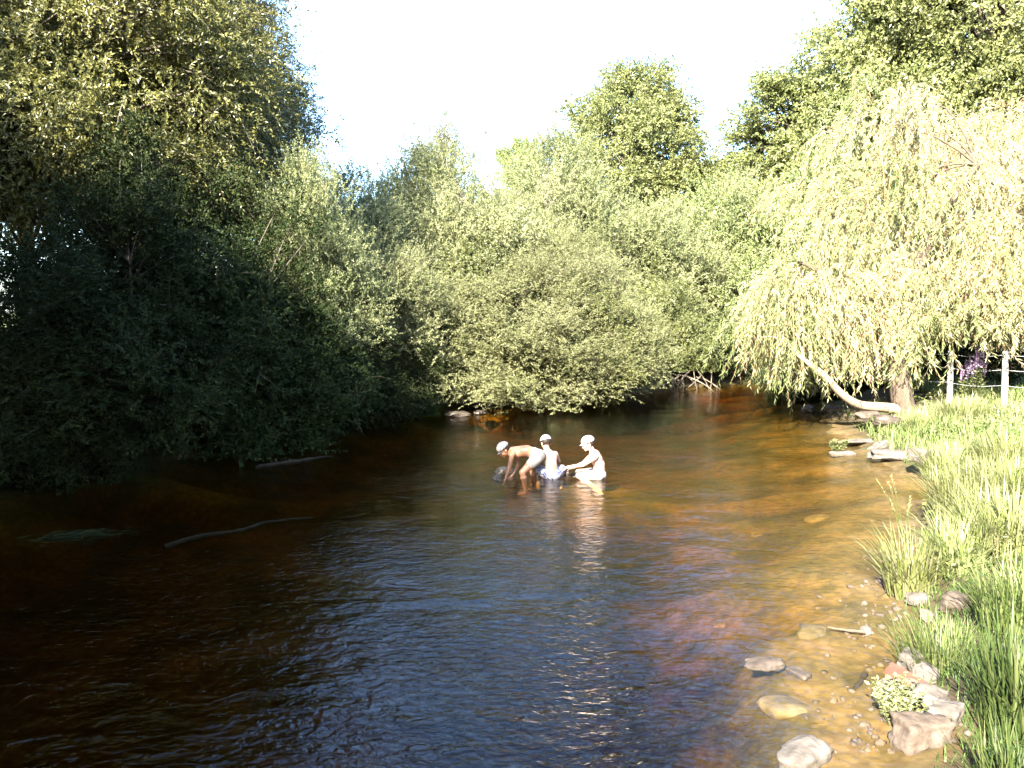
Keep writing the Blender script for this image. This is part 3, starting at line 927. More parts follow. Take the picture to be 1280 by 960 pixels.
# small leafy water-edge plant on the stones
def leafy_plant(loc, label, rad, h, n, mat, L=.035):
    o = empty('leafy_plant', loc, 0, label, 'plant')
    tb = Tubes(); P, D, T = [], [], []
    for i in range(n):
        a = rs.uniform(0, 2 * math.pi); r = rad * math.sqrt(rs.rand())
        e_ = np.array([math.cos(a) * r, math.sin(a) * r, h * rs.uniform(.5, 1.1)])
        ln = bez((e_[0] * .3, e_[1] * .3, -.03), (e_[0] * .6, e_[1] * .6, e_[2] * .6), e_, 6)
        tb.add(ln, np.linspace(.003, .0015, 6), 3)
        for t in np.linspace(.25, 1, 16):
            c = np.array([np.interp(t * 5, range(6), ln[:, j]) for j in range(3)])
            P.append(c); D.append(norm(np.array([rs.normal(), rs.normal(), .5]))); T.append(np.clip(.6 + .3 * rs.normal(), 0, 1))
    tb.build('stems', M['green_leaf'], o)
    P = np.array(P); m_ = len(P)
    link('foliage', leaves_mesh('foliage', P, np.array(D), norm(rs.normal(size=P.shape) * .6 + np.array([0, 0, 1.])), L * rs.uniform(.7, 1.3, m_), L * .5 * rs.uniform(.7, 1.3, m_), np.array(T)), mat, o)
    return o


p = at_z(1122, 905, 0)
leafy_plant((p.x, p.y, .0), 'small pale leafy plant growing among the rocks at the near water edge', .17, .25, 60, M['willow_leaf'])
p = at_z(1048, 566, 0)
leafy_plant((p.x, p.y, .0), 'little green plant standing in the shallows on a pale stone', .16, .22, 22, M['green_leaf'], .06)


# purple flower spikes by the fence
def flower_spike(loc, h, label, seed):
    rs = np.random.RandomState(seed)
    o = empty('purple_flower', loc, 0, label, 'flower', 'purple flower spikes by the fence')
    tb = Tubes(); P, D, PL, DL = [], [], [], []
    for i in range(7):
        e_ = np.array([rs.normal() * .14, rs.normal() * .14, h * rs.uniform(.75, 1.05)])
        ln = bez((e_[0] * .3, e_[1] * .3, -.05), (e_[0] * .5, e_[1] * .5, e_[2] * .5), e_, 8)
        tb.add(ln, np.linspace(.007, .003, 8), 4)
        for t in np.linspace(.66, 1, 70):
            c = np.array([np.interp(t * 7, range(8), ln[:, j]) for j in range(3)])
            a = rs.uniform(0, 6.28); P.append(c); D.append(norm(np.array([math.cos(a), math.sin(a), .3])))
        for t in np.linspace(.15, .66, 30):
            c = np.array([np.interp(t * 7, range(8), ln[:, j]) for j in range(3)])
            a = rs.uniform(0, 6.28); PL.append(c); DL.append(norm(np.array([math.cos(a), math.sin(a), .4])))
    tb.build('stem', M['green_leaf'], o)
    for nm, p_, d_, mt, l in (('blossom', P, D, 'petal', .045), ('leaves', PL, DL, 'green_leaf', .09)):
        p_ = np.array(p_)
        link(nm, leaves_mesh(nm, p_, np.array(d_), norm(rs.normal(size=p_.shape) * .5 + np.array([0, 0, 1.])), np.full(len(p_), l), np.full(len(p_), l * (.55 if nm == 'blossom' else .25)), rs.rand(len(p_))), M[mt], o)


for i, (px, py, yy, h, lab) in enumerate([(1222, 500, 16.2, 1.25, 'tallest purple flower spikes between the two fence posts'), (1203, 503, 16.6, 1.0, 'shorter purple flower spikes close to the farther fence post')]):
    p = at_y(px, py, yy)
    flower_spike((p.x, yy, float(ground_z(p.x, yy))), h, lab, 40 + i)

# ------------------------------------------------------------------ fence
pts = [at_y(1255, 500, 15.6), at_y(1187, 490, 16.9)]
for p in pts: p.z = float(ground_z(p.x, p.y))
d = (pts[1] - pts[0])
pts = [pts[0] - d, pts[0], pts[1], pts[1] + d]
fo = empty('wire_fence', pts[1], 0, 'wire fence on pale posts above the tall grass of the right bank', 'fence')
tops = []
for i, p in enumerate(pts):
    gz_ = float(ground_z(p.x, p.y))
    top = (at_y(1255, 439, 15.6).z, at_y(1187, 438, 16.9).z)[i - 1] if i in (1, 2) else gz_ + 1.25
    bm = bmesh.new()
    bmesh.ops.create_cone(bm, cap_ends=True, segments=12, radius1=.065, radius2=.055, depth=top - gz_ + .3)
    bmesh.ops.bevel(bm, geom=[e for e in bm.edges if abs(e.verts[0].co.z - e.verts[1].co.z) < .001 and e.verts[0].co.z > 0], offset=.012, segments=2, affect='EDGES')
    me = bpy.data.meshes.new('post'); bm.to_mesh(me); bm.free()
    o = link('post', me, M['post'], fo)
    o.location = Vector((p.x, p.y, (top + gz_ - .3) / 2)) - fo.location
    o.rotation_euler = (rs.normal() * .02, rs.normal() * .02, 0)
    tops.append((p.x, p.y, top))
for dz in (.08, .38, .70):
    tb = Tubes()
    line = []
    for a, b in zip(tops[:-1], tops[1:]):
        for t in np.linspace(0, 1, 8)[:-1]:
            line.append([a[j] + (b[j] - a[j]) * t for j in range(3)])
            line[-1][2] -= dz + .05 * math.sin(math.pi * t)
    line.append([tops[-1][0], tops[-1][1], tops[-1][2] - dz])
    tb.add(np.array(line) - np.array(fo.location) - np.array([.06, 0, 0]), np.full(len(line), .0045), 4)
    tb.build('wire', M['wire'], fo)


# ------------------------------------------------------------------ rocks, slab, sticks
def rock_mesh(seed, size, rough=.25, sub=4, boxy=.0):
    bm = bmesh.new()
    bmesh.ops.create_icosphere(bm, subdivisions=sub, radius=1)
    off = Vector((seed * 3.7, seed * 1.3, seed * 2.1))
    rr = random.Random(seed)
    planes = []
    for i in range(11):
        pn = Vector((rr.gauss(0, 1), rr.gauss(0, 1), rr.gauss(0, 1))).normalized()
        planes.append((pn, rr.uniform(.62, .93)))
    for v in bm.verts:
        c = v.co.copy()
        for pn, pd in planes:
            ex = c.dot(pn) - pd
            if ex > 0: c -= pn * ex * min(1, .35 + boxy)
        if boxy:
            m = max(abs(c.x), abs(c.y), abs(c.z))
            c = c.lerp(c / m * .8, boxy)
        k = 1 + rough * noise.noise(c * 1.1 + off) + rough * .45 * noise.noise(c * 2.7 + off) + rough * .22 * noise.noise(c * 6 + off) + rough * .12 * noise.noise(c * 14 + off)
        v.co = Vector((c.x * size[0], c.y * size[1], c.z * size[2])) * k
    for f in bm.faces: f.smooth = True
    me = bpy.data.meshes.new('rock'); bm.to_mesh(me); bm.free()
    return me


def rock(px, py, z, size, mat, label, seed, rz=0, name='rock', boxy=.3, tilt=(0, 0), cat='rock', group=None):
    p = at_z(px, py, z)
    gz0 = float(ground_z(p.x, p.y))
    if gz0 > 0 and p.z < gz0 + size[2] * .35: p = at_z(px, py, gz0 + size[2] * .35)
    o = link(name, rock_mesh(seed, size, .28, 4, boxy), M[mat])
    o.location = p
    o.rotation_euler = (tilt[0], tilt[1], rz)
    return tag(o, label, cat, group)


rock(1146, 748, .03, (.10, .08, .055), 'rock', 'small white stone at the water edge below the arching tuft', 1, .3)
rock(1158, 770, .02, (.07, .06, .05), 'rock', 'tiny pale stone just below the small white stone', 2, 1)
rock(1195, 755, .10, (.12, .10, .10), 'rock_brown', 'grey brown stone half hidden in grass right of the white stone', 3, 2)
rock(1140, 826, .07, (.10, .09, .08), 'rock', 'pale blocky rock at the top of the rock pile', 4, .5, boxy=.7)
rock(1115, 860, .03, (.095, .085, .06), 'rock', 'smooth oval pale rock at the left of the rock pile', 5, .2, boxy=0)
rock(1156, 848, .07, (.095, .10, .09), 'rock', 'rounded tan rock right of the red slab', 6, 1.2)
rock(1160, 872, .06, (.12, .11, .07), 'rock', 'low pale rock beneath the red slab', 7, 2.2, boxy=.5)
rock(1152, 916, .04, (.19, .13, .13), 'rock_brown', 'large brown boulder with sunlit top at the near water edge', 8, .15, boxy=.8)
rock(1182, 892, .10, (.13, .10, .08), 'rock', 'pale angular rock behind the large brown boulder', 9, .8, boxy=.7)
rock(1003, 944, -.03, (.22, .125, .075), 'rock', 'big pale rock breaking the water at the bottom of the photo', 10, .75)
rock(1062, 935, -.10, (.09, .12, .05), 'rock_brown', 'submerged brown stone right of the big pale rock', 17, .7)
rock(955, 830, -.02, (.17, .10, .035), 'rock_brown', 'flat tan rock barely breaking the shallow water', 11, .1)
rock(1000, 842, -.03, (.10, .06, .03), 'rock_brown', 'small flat rock beside the flat tan rock in the shallows', 18, 2.1)
rock(1083, 789, .0, (.055, .045, .04), 'rock', 'little white stone at the tip of the floating stick', 12, .4)
rock(1112, 569, .02, (.38, .22, .10), 'rock', 'long flat pale rock on the bank spit beside the willow', 13, -.2, boxy=.5)
rock(1098, 558, .06, (.28, .10, .07), 'rock', 'slanting pale rock on top of the long flat rock', 14, .5, boxy=.4, tilt=(0, -.3))
rock(1150, 570, .06, (.20, .16, .14), 'rock', 'pointed white rock at the right end of the bank spit', 15, .6, boxy=.6)
rock(1052, 567, -.01, (.26, .14, .05), 'rock', 'pale stone at the water surface under the little green plant', 16, .2)
rock(1075, 552, -.03, (.5, .2, .05), 'rock', 'wide pinkish shoal stone just under the water beside the bank spit', 19, .2)
rock(1040, 513, .06, (.30, .2, .16), 'rock_brown', 'brown boulder under the low limb of the willow', 20, 0)
rock(1010, 512, .03, (.22, .2, .13), 'rock_brown', 'smaller brown boulder left of the boulder under the limb', 21, 1)
rock(1085, 520, .04, (.35, .2, .12), 'rock_brown', 'low stone at the water line below the willow trunk', 22, .4)
rock(1110, 526, .05, (.3, .22, .12), 'rock_dark', 'dark low stone nearest to the willow trunk', 23, 2.4)
rock(1262, 662, .42, (.28, .14, .07), 'rock_brown', 'long brown stone lying in the bank grass by the right edge', 24, .3)
rock(630, 590, .01, (.17, .13, .10), 'rock_dark', 'dark wet stone in the water beneath the bending bather', 25, .3)
rock(622, 598, .0, (.10, .08, .05), 'rock_dark', 'small dark stone left of the stone under the bending bather', 26, 1.3)
rock(705, 592, .01, (.09, .07, .06), 'rock_brown', 'small brown stone between the two sitting bathers', 27, .3)
rock(718, 594, .0, (.07, .06, .04), 'rock_brown', 'tiny brown stone under the outstretched hand', 28, 1.9)
rock(572, 518, .04, (.30, .2, .09), 'rock_dark', 'brown earth clod at the foot of the bare bank roots', 29, .4)
rock(600, 516, .03, (.22, .16, .07), 'rock_dark', 'flat earth clod right of the bare bank roots', 30, .9)
# riverbed stones seen through the water
bed = 'submerged stones of the river bed'
BS = [rock_mesh(50 + i, (.16, .12, .06), .3, 3, .3) for i in range(3)]
for i in range(22):
    yy = rs.uniform(4.2, 10.5); xx = np.interp(yy, YS, XR) - .15 - rs.rand() ** 1.4 * 3.6
    if xx < -1.5: continue
    o = link('submerged_stone', BS[i % 3], M['rock_bed'])
    s = .35 + 1.0 * rs.rand() ** 2
    o.location = (xx, yy, min(float(ground_z(xx, yy)) - .01, -.05 * s - .05)); o.rotation_euler = (0, 0, rs.uniform(0, 6)); o.scale = (s, s, s)
    tag(o, 'brown stone lying on the amber river bed under shallow water', 'stone', bed)

# gravel at the water's edge
n = 320
yy = 4.2 + 4 * rs.rand(n) ** 1.6
ee = rs.normal(size=n) * .22
xx = np.interp(yy, YS, XR) + ee
zz = ground_z(xx, yy)
bm = bmesh.new(); bmesh.ops.create_icosphere(bm, subdivisions=1, radius=1)
bv = np.array([v.co[:] for v in bm.verts]); bf = np.array([[v.index for v in f.verts] for f in bm.faces]); bm.free()
sz = (.010 + .03 * rs.rand(n) ** 2.5)[:, None] * rs.uniform(.6, 1.3, (n, 3)) * np.array([1, 1, .6])
V = bv[None] * (1 + .18 * rs.normal(size=(n, len(bv), 1))) * sz[:, None] + np.stack([xx, yy, zz + .004], -1)[:, None]
Fg = (bf[None] + (np.arange(n) * len(bv))[:, None, None]).reshape(-1, 3)
tag(link('gravel', np_mesh('gravel', V.reshape(-1, 3), [Fg], None, True), M['rock_brown']), kind='stuff')

# red-brown slab
bm = bmesh.new(); bmesh.ops.create_cube(bm, size=1)
for v in bm.verts: v.co = Vector((v.co.x * .24, v.co.y * .12, v.co.z * .045))
bmesh.ops.bevel(bm, geom=bm.edges[:], offset=.006, segments=2, affect='EDGES')
bmesh.ops.subdivide_edges(bm, edges=bm.edges[:], cuts=2, use_grid_fill=True)
for v in bm.verts: v.co += Vector((noise.noise(v.co * 20), noise.noise(v.co * 20 + Vector((5, 0, 0))), noise.noise(v.co * 20 + Vector((0, 9, 0))))) * .006
me = bpy.data.meshes.new('slab'); bm.to_mesh(me); bm.free()
o = link('stone_slab', me, M['brick']); o.location = at_z(1133, 848, .13); o.rotation_euler = (.15, .28, -.75)
tag(o, 'reddish brick-like slab lying across the rock pile', 'slab')


def stick(name, pts, r0, r1, mat, label, cat, sides=7):
    tb = Tubes()
    pts = np.array([list(p) for p in pts])
    k = 16
    q = np.array([np.interp(np.linspace(0, len(pts) - 1, k), range(len(pts)), pts[:, j]) for j in range(3)]).T
    q[1:-1] = (q[:-2] + 2 * q[1:-1] + q[2:]) / 4
    q += rs.normal(size=q.shape) * r0 * .12
    c = q.mean(0)
    tb.add(q - c, np.linspace(r0, r1, k) * rs.uniform(.85, 1.15, k), sides)
    o = tb.build(name, M[mat]); o.location = c
    return tag(o, label, cat)


stick('floating_stick', [at_z(1035, 784, .005), at_z(1060, 788, .012), at_z(1082, 790, .02)], .006, .014, 'bark_tan', 'pale stick lying at the surface pointing to the little white stone', 'stick')
stick('sunken_log', [at_z(1082, 842, -.03), at_z(1040, 905, -.08), at_z(1012, 950, -.12)], .018, .034, 'wet_wood', 'dark sunken branch running to the big pale rock', 'branch')
stick('fallen_log', [at_z(205, 684, -.06), at_z(250, 670, -.035), at_z(300, 664, -.04), at_z(335, 652, -.04), at_z(390, 648, -.10)], .035, .02, 'wet_wood', 'wet log lying in the shaded water at left', 'log')
stick('fallen_log', [at_z(320, 585, -.03), at_z(370, 576, .015), at_z(415, 571, -.04)], .05, .025, 'wet_wood', 'thin wet log in shade close below the left bank shrubs', 'log')
b0 = at_z(95, 600, 0)
o = empty('dead_branch', (b0.x, b0.y, 0), 0, 'pale dead branch dipping into bright ripples below the left bank', 'branch')
tb = Tubes()
tb.add(bez((-.5, .7, 1.0), (-.15, .2, .55), (.1, 0, -.1), 9), np.linspace(.03, .012, 9), 5)
tb.add(bez((-.2, .3, .62), (-.1, -.1, .4), (-.12, -.2, .1), 6), np.linspace(.014, .005, 6), 4)
tb.add(bez((-.05, .1, .3), (.15, 0, .2), (.25, -.1, -.05), 6), np.linspace(.012, .005, 6), 4)
tb.build('twigs', M['pale_bark'], o)
# bare roots of the undercut bank
for px, py, yy, lab in ((585, 508, 20.2, 'tangle of bare roots on the undercut bank behind the bathers'), (850, 484, 25.2, 'tangle of bare roots under the green shrub at the river bend')):
    p = at_y(px, py, yy)
    o = empty('bank_roots', (p.x, p.y, 0), 0, lab, 'roots')
    tb = Tubes()
    for i in range(26):
        a = np.array([rs.uniform(-1.1, 1.1), rs.uniform(0, .5), rs.uniform(.25, .6)])
        b = a + np.array([rs.normal() * .4, -rs.uniform(.2, .6), -a[2] - .1])
        tb.add(bez(a, (a + b) / 2 + np.array([rs.normal() * .15, -.15, .12]), b, 7), np.linspace(.028, .010, 7) * rs.uniform(.5, 1.2), 5)
    tb.build('roots', M['bark'], o)
# weed bed in the shade
p = at_z(90, 668, 0)
n = 420
q = np.stack([rs.normal(size=n) * .26, rs.normal(size=n) * .10, np.full(n, -.05) + .052 * rs.rand(n)], -1)
o = link('water_weed', leaves_mesh('water_weed', q, norm(np.stack([np.ones(n), rs.normal(size=n) * .4, .08 * rs.rand(n)], -1)), norm(np.stack([rs.normal(size=n) * .2, rs.normal(size=n) * .2, np.ones(n)], -1)), rs.uniform(.08, .2, n), np.full(n, .014), rs.rand(n)), M['dark_leaf'])
o.location = (p.x, p.y, 0); o.rotation_euler = (0, 0, .25)
tag(o, 'green trailing waterweed at the surface of the shaded left water', 'waterweed')


# ------------------------------------------------------------------ people
def round_cone(bm, a, b, ra, rb, seg=14):
    a = Vector(a); b = Vector(b)
    for c, r in ((a, ra), (b, rb)):
        ret = bmesh.ops.create_uvsphere(bm, u_segments=seg, v_segments=seg // 2 + 2, radius=r)
        bmesh.ops.translate(bm, verts=ret['verts'], vec=c)
    d = b - a
    if d.length < 1e-5: return
    ret = bmesh.ops.create_cone(bm, cap_ends=True, segments=seg, radius1=ra, radius2=rb, depth=d.length)
    bmesh.ops.transform(bm, verts=ret['verts'], matrix=Matrix.Translation((a + b) / 2) @ d.to_track_quat('Z', 'Y').to_matrix().to_4x4())


def blob(bm, c, r, rot=None, seg=18):
    ret = bmesh.ops.create_uvsphere(bm, u_segments=seg, v_segments=12, radius=1)
    m = Matrix.Diagonal((*r, 1))
    if rot is not None: m = rot.to_matrix().to_4x4() @ m
    bmesh.ops.transform(bm, verts=ret['verts'], matrix=Matrix.Translation(c) @ m)


def fuse(name, bm, voxel, smooth, mat, parent):
    """one continuous skin over the overlapping forms"""
    me = bpy.data.meshes.new(name); bm.to_mesh(me); bm.free()
    o = bpy.data.objects.new(name, me); COL.objects.link(o)
    r = o.modifiers.new('r', 'REMESH'); r.mode = 'VOXEL'; r.voxel_size = voxel
    s = o.modifiers.new('s', 'SMOOTH'); s.iterations = smooth; s.factor = .5
    dg = bpy.context.evaluated_depsgraph_get()
    ev = o.evaluated_get(dg)
    nm = bpy.data.meshes.new_from_object(ev)
    bpy.data.objects.remove(o); bpy.data.meshes.remove(me)
    nm.name = name
    nm.polygons.foreach_set('use_smooth', np.ones(len(nm.polygons), dtype=bool))
    nm.materials.clear()
    return link(name, nm, mat, parent)


def hand(bm, wrist, direction, palm_n, curl=.5, s=1.0, side=1):
    w = Vector(wrist); d = Vector(direction).normalized(); n_ = Vector(palm_n)
    n_ = (n_ - d * n_.dot(d)).normalized(); x_ = d.cross(n_) * side
    round_cone(bm, w, w + d * .03 * s, .019 * s, .022 * s)
    for i, (off, ln) in enumerate(((-.024, .050), (-.008, .058), (.008, .054), (.023, .042))):
        k0 = w + d * .022 * s + x_ * off * .6 * s
        k1 = w + d * .062 * s + x_ * off * s
        round_cone(bm, k0, k1, .0125 * s, .0095 * s, 10)
        d1 = (d * math.cos(curl * .5) + n_ * math.sin(curl * .5) + x_ * off * 5).normalized()
        d2 = (d * math.cos(curl * 1.3) + n_ * math.sin(curl * 1.3) + x_ * off * 5).normalized()
        k2 = k1 + d1 * ln * .5 * s; k3 = k2 + d2 * ln * .5 * s
        round_cone(bm, k1, k2, .0085 * s, .0078 * s, 10)
        round_cone(bm, k2, k3, .0078 * s, .0066 * s, 10)
    t0 = w + d * .018 * s - x_ * .016 * s
    t1 = t0 + (d * .6 - x_ * .8).normalized() * .03 * s
    t2 = t1 + (d * .9 - x_ * .3 + n_ * .3).normalized() * .028 * s
    round_cone(bm, t0, t1, .0125 * s, .0095 * s, 10); round_cone(bm, t1, t2, .0092 * s, .0075 * s, 10)


def head(bm, c, q, s=1.0):
    """skull, jaw, nose, ears; local axes: -Y is where the face looks, Z up"""
    c = Vector(c)
    T = lambda v: c + q @ (Vector(v) * s)
    blob(bm, T((0, .012, .025)), (.073 * s, .090 * s, .082 * s), q)
    blob(bm, T((0, -.022, -.035)), (.056 * s, .062 * s, .066 * s), q)
    blob(bm, T((0, -.060, -.082)), (.024 * s, .022 * s, .018 * s), q)
    round_cone(bm, T((0, -.082, .005)), T((0, -.095, -.030)), .009 * s, .013 * s, 10)
    for sx in (-1, 1):
        blob(bm, T((sx * .074, .012, -.012)), (.010 * s, .020 * s, .030 * s), q)
        blob(bm, T((sx * .034, -.058, -.028)), (.022 * s, .018 * s, .020 * s), q)
    return T


def face_parts(T, q, s, parent):
    for sx in (-1, 1):
        bm = bmesh.new(); blob(bm, T((sx * .030, -.077, .000)), (.0095 * s, .006 * s, .0065 * s), q, 12)
        me = bpy.data.meshes.new('eye'); bm.to_mesh(me); bm.free(); link('eye', me, M['eye'], parent)
        bm = bmesh.new(); round_cone(bm, T((sx * .016, -.084, .020)), T((sx * .042, -.074, .021)), .0045 * s, .003 * s, 8)
        me = bpy.data.meshes.new('eyebrow'); bm.to_mesh(me); bm.free(); link('eyebrow', me, M['hair'], parent)
    bm = bmesh.new(); blob(bm, T((0, -.083, -.056)), (.021 * s, .006 * s, .0065 * s), q, 12)
    me = bpy.data.meshes.new('mouth'); bm.to_mesh(me); bm.free(); link('mouth', me, M['lip'], parent)


def hair_part(T, q, s, parent, low=-.045):
    bm = bmesh.new()
    blob(bm, T((0, .022, .026)), (.080 * s, .092 * s, .088 * s), q, 28)
    inv = q.inverted(); c = T((0, 0, 0))
    kill = []
    for v in bm.verts:
        l = (inv @ (v.co - c)) / s
        if l.y < -.03 and l.z < .055 or l.z < low: kill.append(v)
    bmesh.ops.delete(bm, geom=kill, context='VERTS')
    for v in bm.verts: v.co += Vector((noise.noise(v.co * 60), noise.noise(v.co * 60 + Vector((3, 0, 0))), noise.noise(v.co * 60 + Vector((0, 3, 0))))) * .006
    ret = bmesh.ops.solidify(bm, geom=bm.faces[:], thickness=.008)
    for f in bm.faces: f.smooth = True
    me = bpy.data.meshes.new('hair'); bm.to_mesh(me); bm.free(); link('hair', me, M['hair'], parent)


def cap_part(T, q, s, parent, mat, brim_dir=-1, lift=.038):
    s = s * 1.12
    """domed cap with a curved peak"""
    bm = bmesh.new()
    blob(bm, T((0, .012, lift)), (.083 * s, .100 * s, .088 * s), q, 32)
    inv = q.inverted(); c = T((0, 0, 0))
    bmesh.ops.delete(bm, geom=[v for v in bm.verts if ((inv @ (v.co - c)) / s).z < .026], context='VERTS')
    bmesh.ops.solidify(bm, geom=bm.faces[:], thickness=.004)
    ys = .012 + brim_dir * .088
    rows = []
    for j in range(5):
        t = j / 4
        row = []
        for i in range(13):
            u = -1 + 2 * i / 12
            w_ = .070 * (1 - .12 * t)
            yy = (.012 + brim_dir * (.098 * math.sqrt(max(0, 1 - (u * .8) ** 2)) - .012)) + brim_dir * .062 * t * math.sqrt(max(0.02, 1 - (u * .95) ** 2))
            row.append(bm.verts.new(T((u * w_, yy, .030 - .016 * u * u - .010 * t))))
        rows.append(row)
    fs = []
    for j in range(4):
        for i in range(12):
            fs.append(bm.faces.new((rows[j][i], rows[j][i + 1], rows[j + 1][i + 1], rows[j + 1][i])))
    bmesh.ops.solidify(bm, geom=fs, thickness=.004)
    b = T((0, .012, lift + .088)); blob(bm, b, (.008, .008, .005), q, 8)
    for f in bm.faces: f.smooth = True
    me = bpy.data.meshes.new('cap'); bm.to_mesh(me); bm.free(); link('cap', me, M[mat], parent)


def limb(bm, a, b, c, ra, rb, rc):
    round_cone(bm, a, b, ra, rb); round_cone(bm, b, c, rb, rc)
    a, b, c = Vector(a), Vector(b), Vector(c)
    m = b.lerp(c, .28); round_cone(bm, m, m, rb * 1.04, rb * 1.04)


def foot(bm, ankle, fwd, s=1.0):
    a = Vector(ankle); f = Vector(fwd).normalized()
    side = f.cross(Vector((0, 0, 1))).normalized()
    round_cone(bm, a, a - f * .02 + Vector((0, 0, -.03)), .026 * s, .026 * s)
    round_cone(bm, a - f * .02 + Vector((0, 0, -.03)), a + f * .10 * s + Vector((0, 0, -.042)), .026 * s, .024 * s)
    for i, o_ in enumerate((-.022, -.010, .001, .011, .020)):
        b = a + f * .10 * s + side * o_ * s + Vector((0, 0, -.045))
        round_cone(bm, b, b + f * (.040 - .005 * i) * s, .010 * s, .0075 * s, 8)


def quat_facing(fwd, up=(0, 0, 1)):
    y = -Vector(fwd).normalized(); z = Vector(up); x = y.cross(z).normalized(); z = x.cross(y).normalized()
    return Matrix((x, y, z)).transposed().to_quaternion()


def bather_bending():
    p = at_z(647, 597)
    o = empty('person', (p.x, p.y, 0), 0, 'bather in a striped cap bending forward with both hands in the water', 'person', 'bathers playing in the river')
    bm = bmesh.new()
    hip = Vector((.31, .0, .34)); sp = Vector((.14, 0, .41)); sh = Vector((-.07, 0, .385))
    blob(bm, hip, (.105, .105, .088)); round_cone(bm, hip, sp, .090, .088); round_cone(bm, sp, sh, .090, .088)
    blob(bm, Vector((.0, 0, .385)), (.12, .115, .085))
    round_cone(bm, sh + Vector((0, -.10, 0)), sh + Vector((0, .10, 0)), .052, .052)
    nk = Vector((-.13, 0, .40)); hc = Vector((-.205, -.01, .425))
    round_cone(bm, sh, nk, .048, .040); round_cone(bm, nk, hc, .040, .042)
    q = quat_facing((-.72, -.18, -.62), (-.62, -.1, .75))
    T = head(bm, hc, q, .95)
    limb(bm, (-.085, -.135, .375), (-.125, -.16, .18), (-.175, -.15, .02), .042, .030, .021)
    hand(bm, (-.178, -.15, .015), (-.3, -.05, -.9), (-.8, .1, .2), .5, 1.0, 1)
    limb(bm, (-.06, .135, .375), (.02, .13, .18), (-.06, .07, .035), .042, .030, .021)
    hand(bm, (-.065, .065, .03), (-.6, -.2, -.7), (-.5, .1, -.5), .5, 1.0, -1)
    limb(bm, (.29, -.075, .31), (.07, -.17, .115), (.125, -.17, -.17), .078, .050, .030)
    foot(bm, (.125, -.17, -.17), (-1, -.15, 0))
    limb(bm, (.31, .075, .31), (.22, .15, .09), (.30, .15, -.17), .078, .050, .030)
    foot(bm, (.30, .15, -.17), (-1, .1, 0))
    fuse('body', bm, .0052, 4, M['skin_tan'], o)
    face_parts(T, q, .95, o); hair_part(T, q, .95, o); cap_part(T, q, .95, o, 'striped', -1)
    bm = bmesh.new()
    blob(bm, hip + Vector((.004, 0, 0)), (.113, .114, .098)); round_cone(bm, hip, hip.lerp(sp, .45), .100, .098)
    round_cone(bm, (.29, -.075, .31), (.20, -.115, .23), .090, .080); round_cone(bm, (.31, .075, .31), (.27, .115, .21), .090, .080)
    fuse('swim_shorts', bm, .007, 4, M['cream_cloth'], o)
    return o


def bather_back():
    p = at_z(684, 597)
    o = empty('person', (p.x, p.y, 0), .0, 'bather in a white cap and blue patterned shorts sitting with back turned', 'person', 'bathers playing in the river')
    bm = bmesh.new()
    hip = Vector((.075, 0, .06)); sp = Vector((.06, .04, .22)); sh = Vector((.01, .11, .34))
    blob(bm, hip, (.125, .105, .10)); round_cone(bm, hip, sp, .100, .090); round_cone(bm, sp, sh, .092, .088)
    blob(bm, Vector((.035, .08, .285)), (.122, .085, .12))
    round_cone(bm, sh + Vector((-.115, 0, .01)), sh + Vector((.115, .01, -.005)), .050, .050)
    hc = Vector((-.015, .165, .50))
    round_cone(bm, sh, hc, .048, .042)
    q = quat_facing((-.25, .85, -.42))
    T = head(bm, hc, q, .95)
    limb(bm, (-.125, .12, .335), (-.16, .28, .20), (-.08, .42, .06), .041, .030, .021)
    hand(bm, (-.08, .42, .055), (.1, .6, -.6), (.2, .2, -.8), .6, 1.0, 1)
    limb(bm, (.14, .13, .325), (.19, .28, .20), (.12, .42, .06), .041, .030, .021)
    hand(bm, (.12, .42, .055), (-.1, .6, -.6), (-.2, .2, -.8), .6, 1.0, -1)
    limb(bm, (.01, .03, .05), (-.155, .22, .10), (-.13, .12, -.17), .076, .050, .030)
    foot(bm, (-.13, .12, -.165), (-.3, .9, 0))
    limb(bm, (.14, .03, .05), (.24, .25, .10), (.22, .14, -.17), .076, .050, .030)
    foot(bm, (.22, .14, -.165), (.2, .9, 0))
    fuse('body', bm, .0052, 4, M['skin_pale'], o)
    face_parts(T, q, .95, o); hair_part(T, q, .95, o); cap_part(T, q, .95, o, 'white_cloth', -1)
    bm = bmesh.new()
    blob(bm, hip + Vector((0, 0, -.01)), (.137, .116, .105))
    round_cone(bm, (.01, .03, .05), (-.115, .17, .085), .090, .074); round_cone(bm, (.14, .03, .05), (.215, .19, .085), .090, .074)
    fuse('swim_shorts', bm, .007, 4, M['floral'], o)
    return o


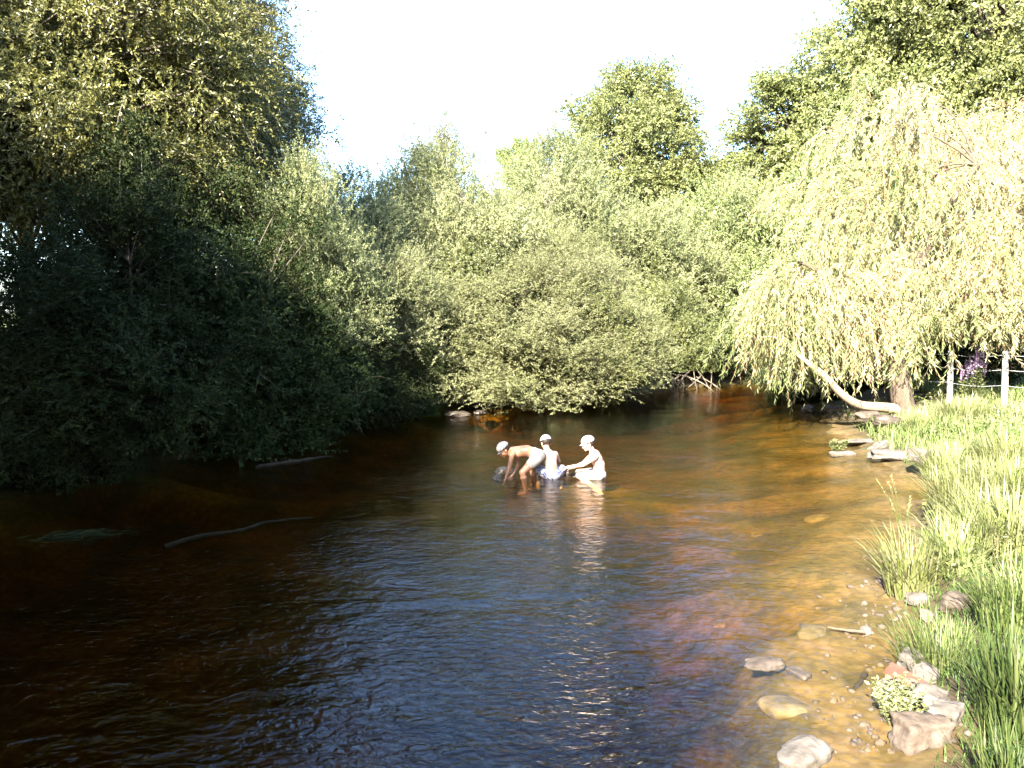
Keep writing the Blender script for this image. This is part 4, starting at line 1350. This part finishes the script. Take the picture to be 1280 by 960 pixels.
def bather_reaching():
    p = at_z(735, 597)
    o = empty('person', (p.x, p.y, 0), 0, 'bather kneeling in profile with white cap and arm stretched to the left', 'person', 'bathers playing in the river')
    bm = bmesh.new()
    hip = Vector((.165, 0, .05)); sp = Vector((.165, 0, .20)); sh = Vector((.095, 0, .345))
    blob(bm, hip, (.105, .125, .10)); round_cone(bm, hip, sp, .096, .088); round_cone(bm, sp, sh, .090, .086)
    blob(bm, Vector((.13, 0, .28)), (.09, .118, .115), Euler((0, -.4, 0)).to_quaternion())
    round_cone(bm, sh + Vector((0, -.115, 0)), sh + Vector((0, .115, 0)), .050, .050)
    hc = Vector((-.005, 0, .515))
    round_cone(bm, sh, (.035, 0, .46), .048, .042)
    q = quat_facing((-.94, -.05, -.30), (-.25, 0, .95))
    T = head(bm, hc, q, .95)
    limb(bm, (.085, -.14, .335), (-.095, -.15, .225), (-.275, -.09, .185), .041, .030, .021)
    hand(bm, (-.28, -.088, .184), (-.95, .1, -.25), (-.1, .2, -.9), .6, 1.0, 1)
    limb(bm, (.085, .14, .335), (-.06, .15, .19), (-.215, .08, .14), .041, .030, .021)
    hand(bm, (-.22, .078, .138), (-.9, -.1, -.35), (-.1, -.2, -.9), .6, 1.0, -1)
    limb(bm, (.15, -.075, .05), (-.145, -.11, .055), (.10, -.12, -.135), .078, .052, .030)
    foot(bm, (.10, -.12, -.135), (.9, 0, -.35), .95)
    limb(bm, (.15, .075, .05), (-.13, .12, .055), (.11, .12, -.135), .078, .052, .030)
    foot(bm, (.11, .12, -.135), (.9, 0, -.35), .95)
    fuse('body', bm, .0052, 4, M['skin_pale'], o)
    face_parts(T, q, .95, o); hair_part(T, q, .95, o); cap_part(T, q, .95, o, 'white_cloth', -1)
    bm = bmesh.new()
    blob(bm, hip + Vector((.002, 0, -.008)), (.113, .135, .102))
    round_cone(bm, (.15, -.075, .05), (.0, -.095, .05), .090, .076); round_cone(bm, (.15, .075, .05), (.01, .10, .05), .090, .076)
    fuse('swim_shorts', bm, .007, 4, M['cream_cloth'], o)
    return o


bather_bending()
bather_back()
bather_reaching()
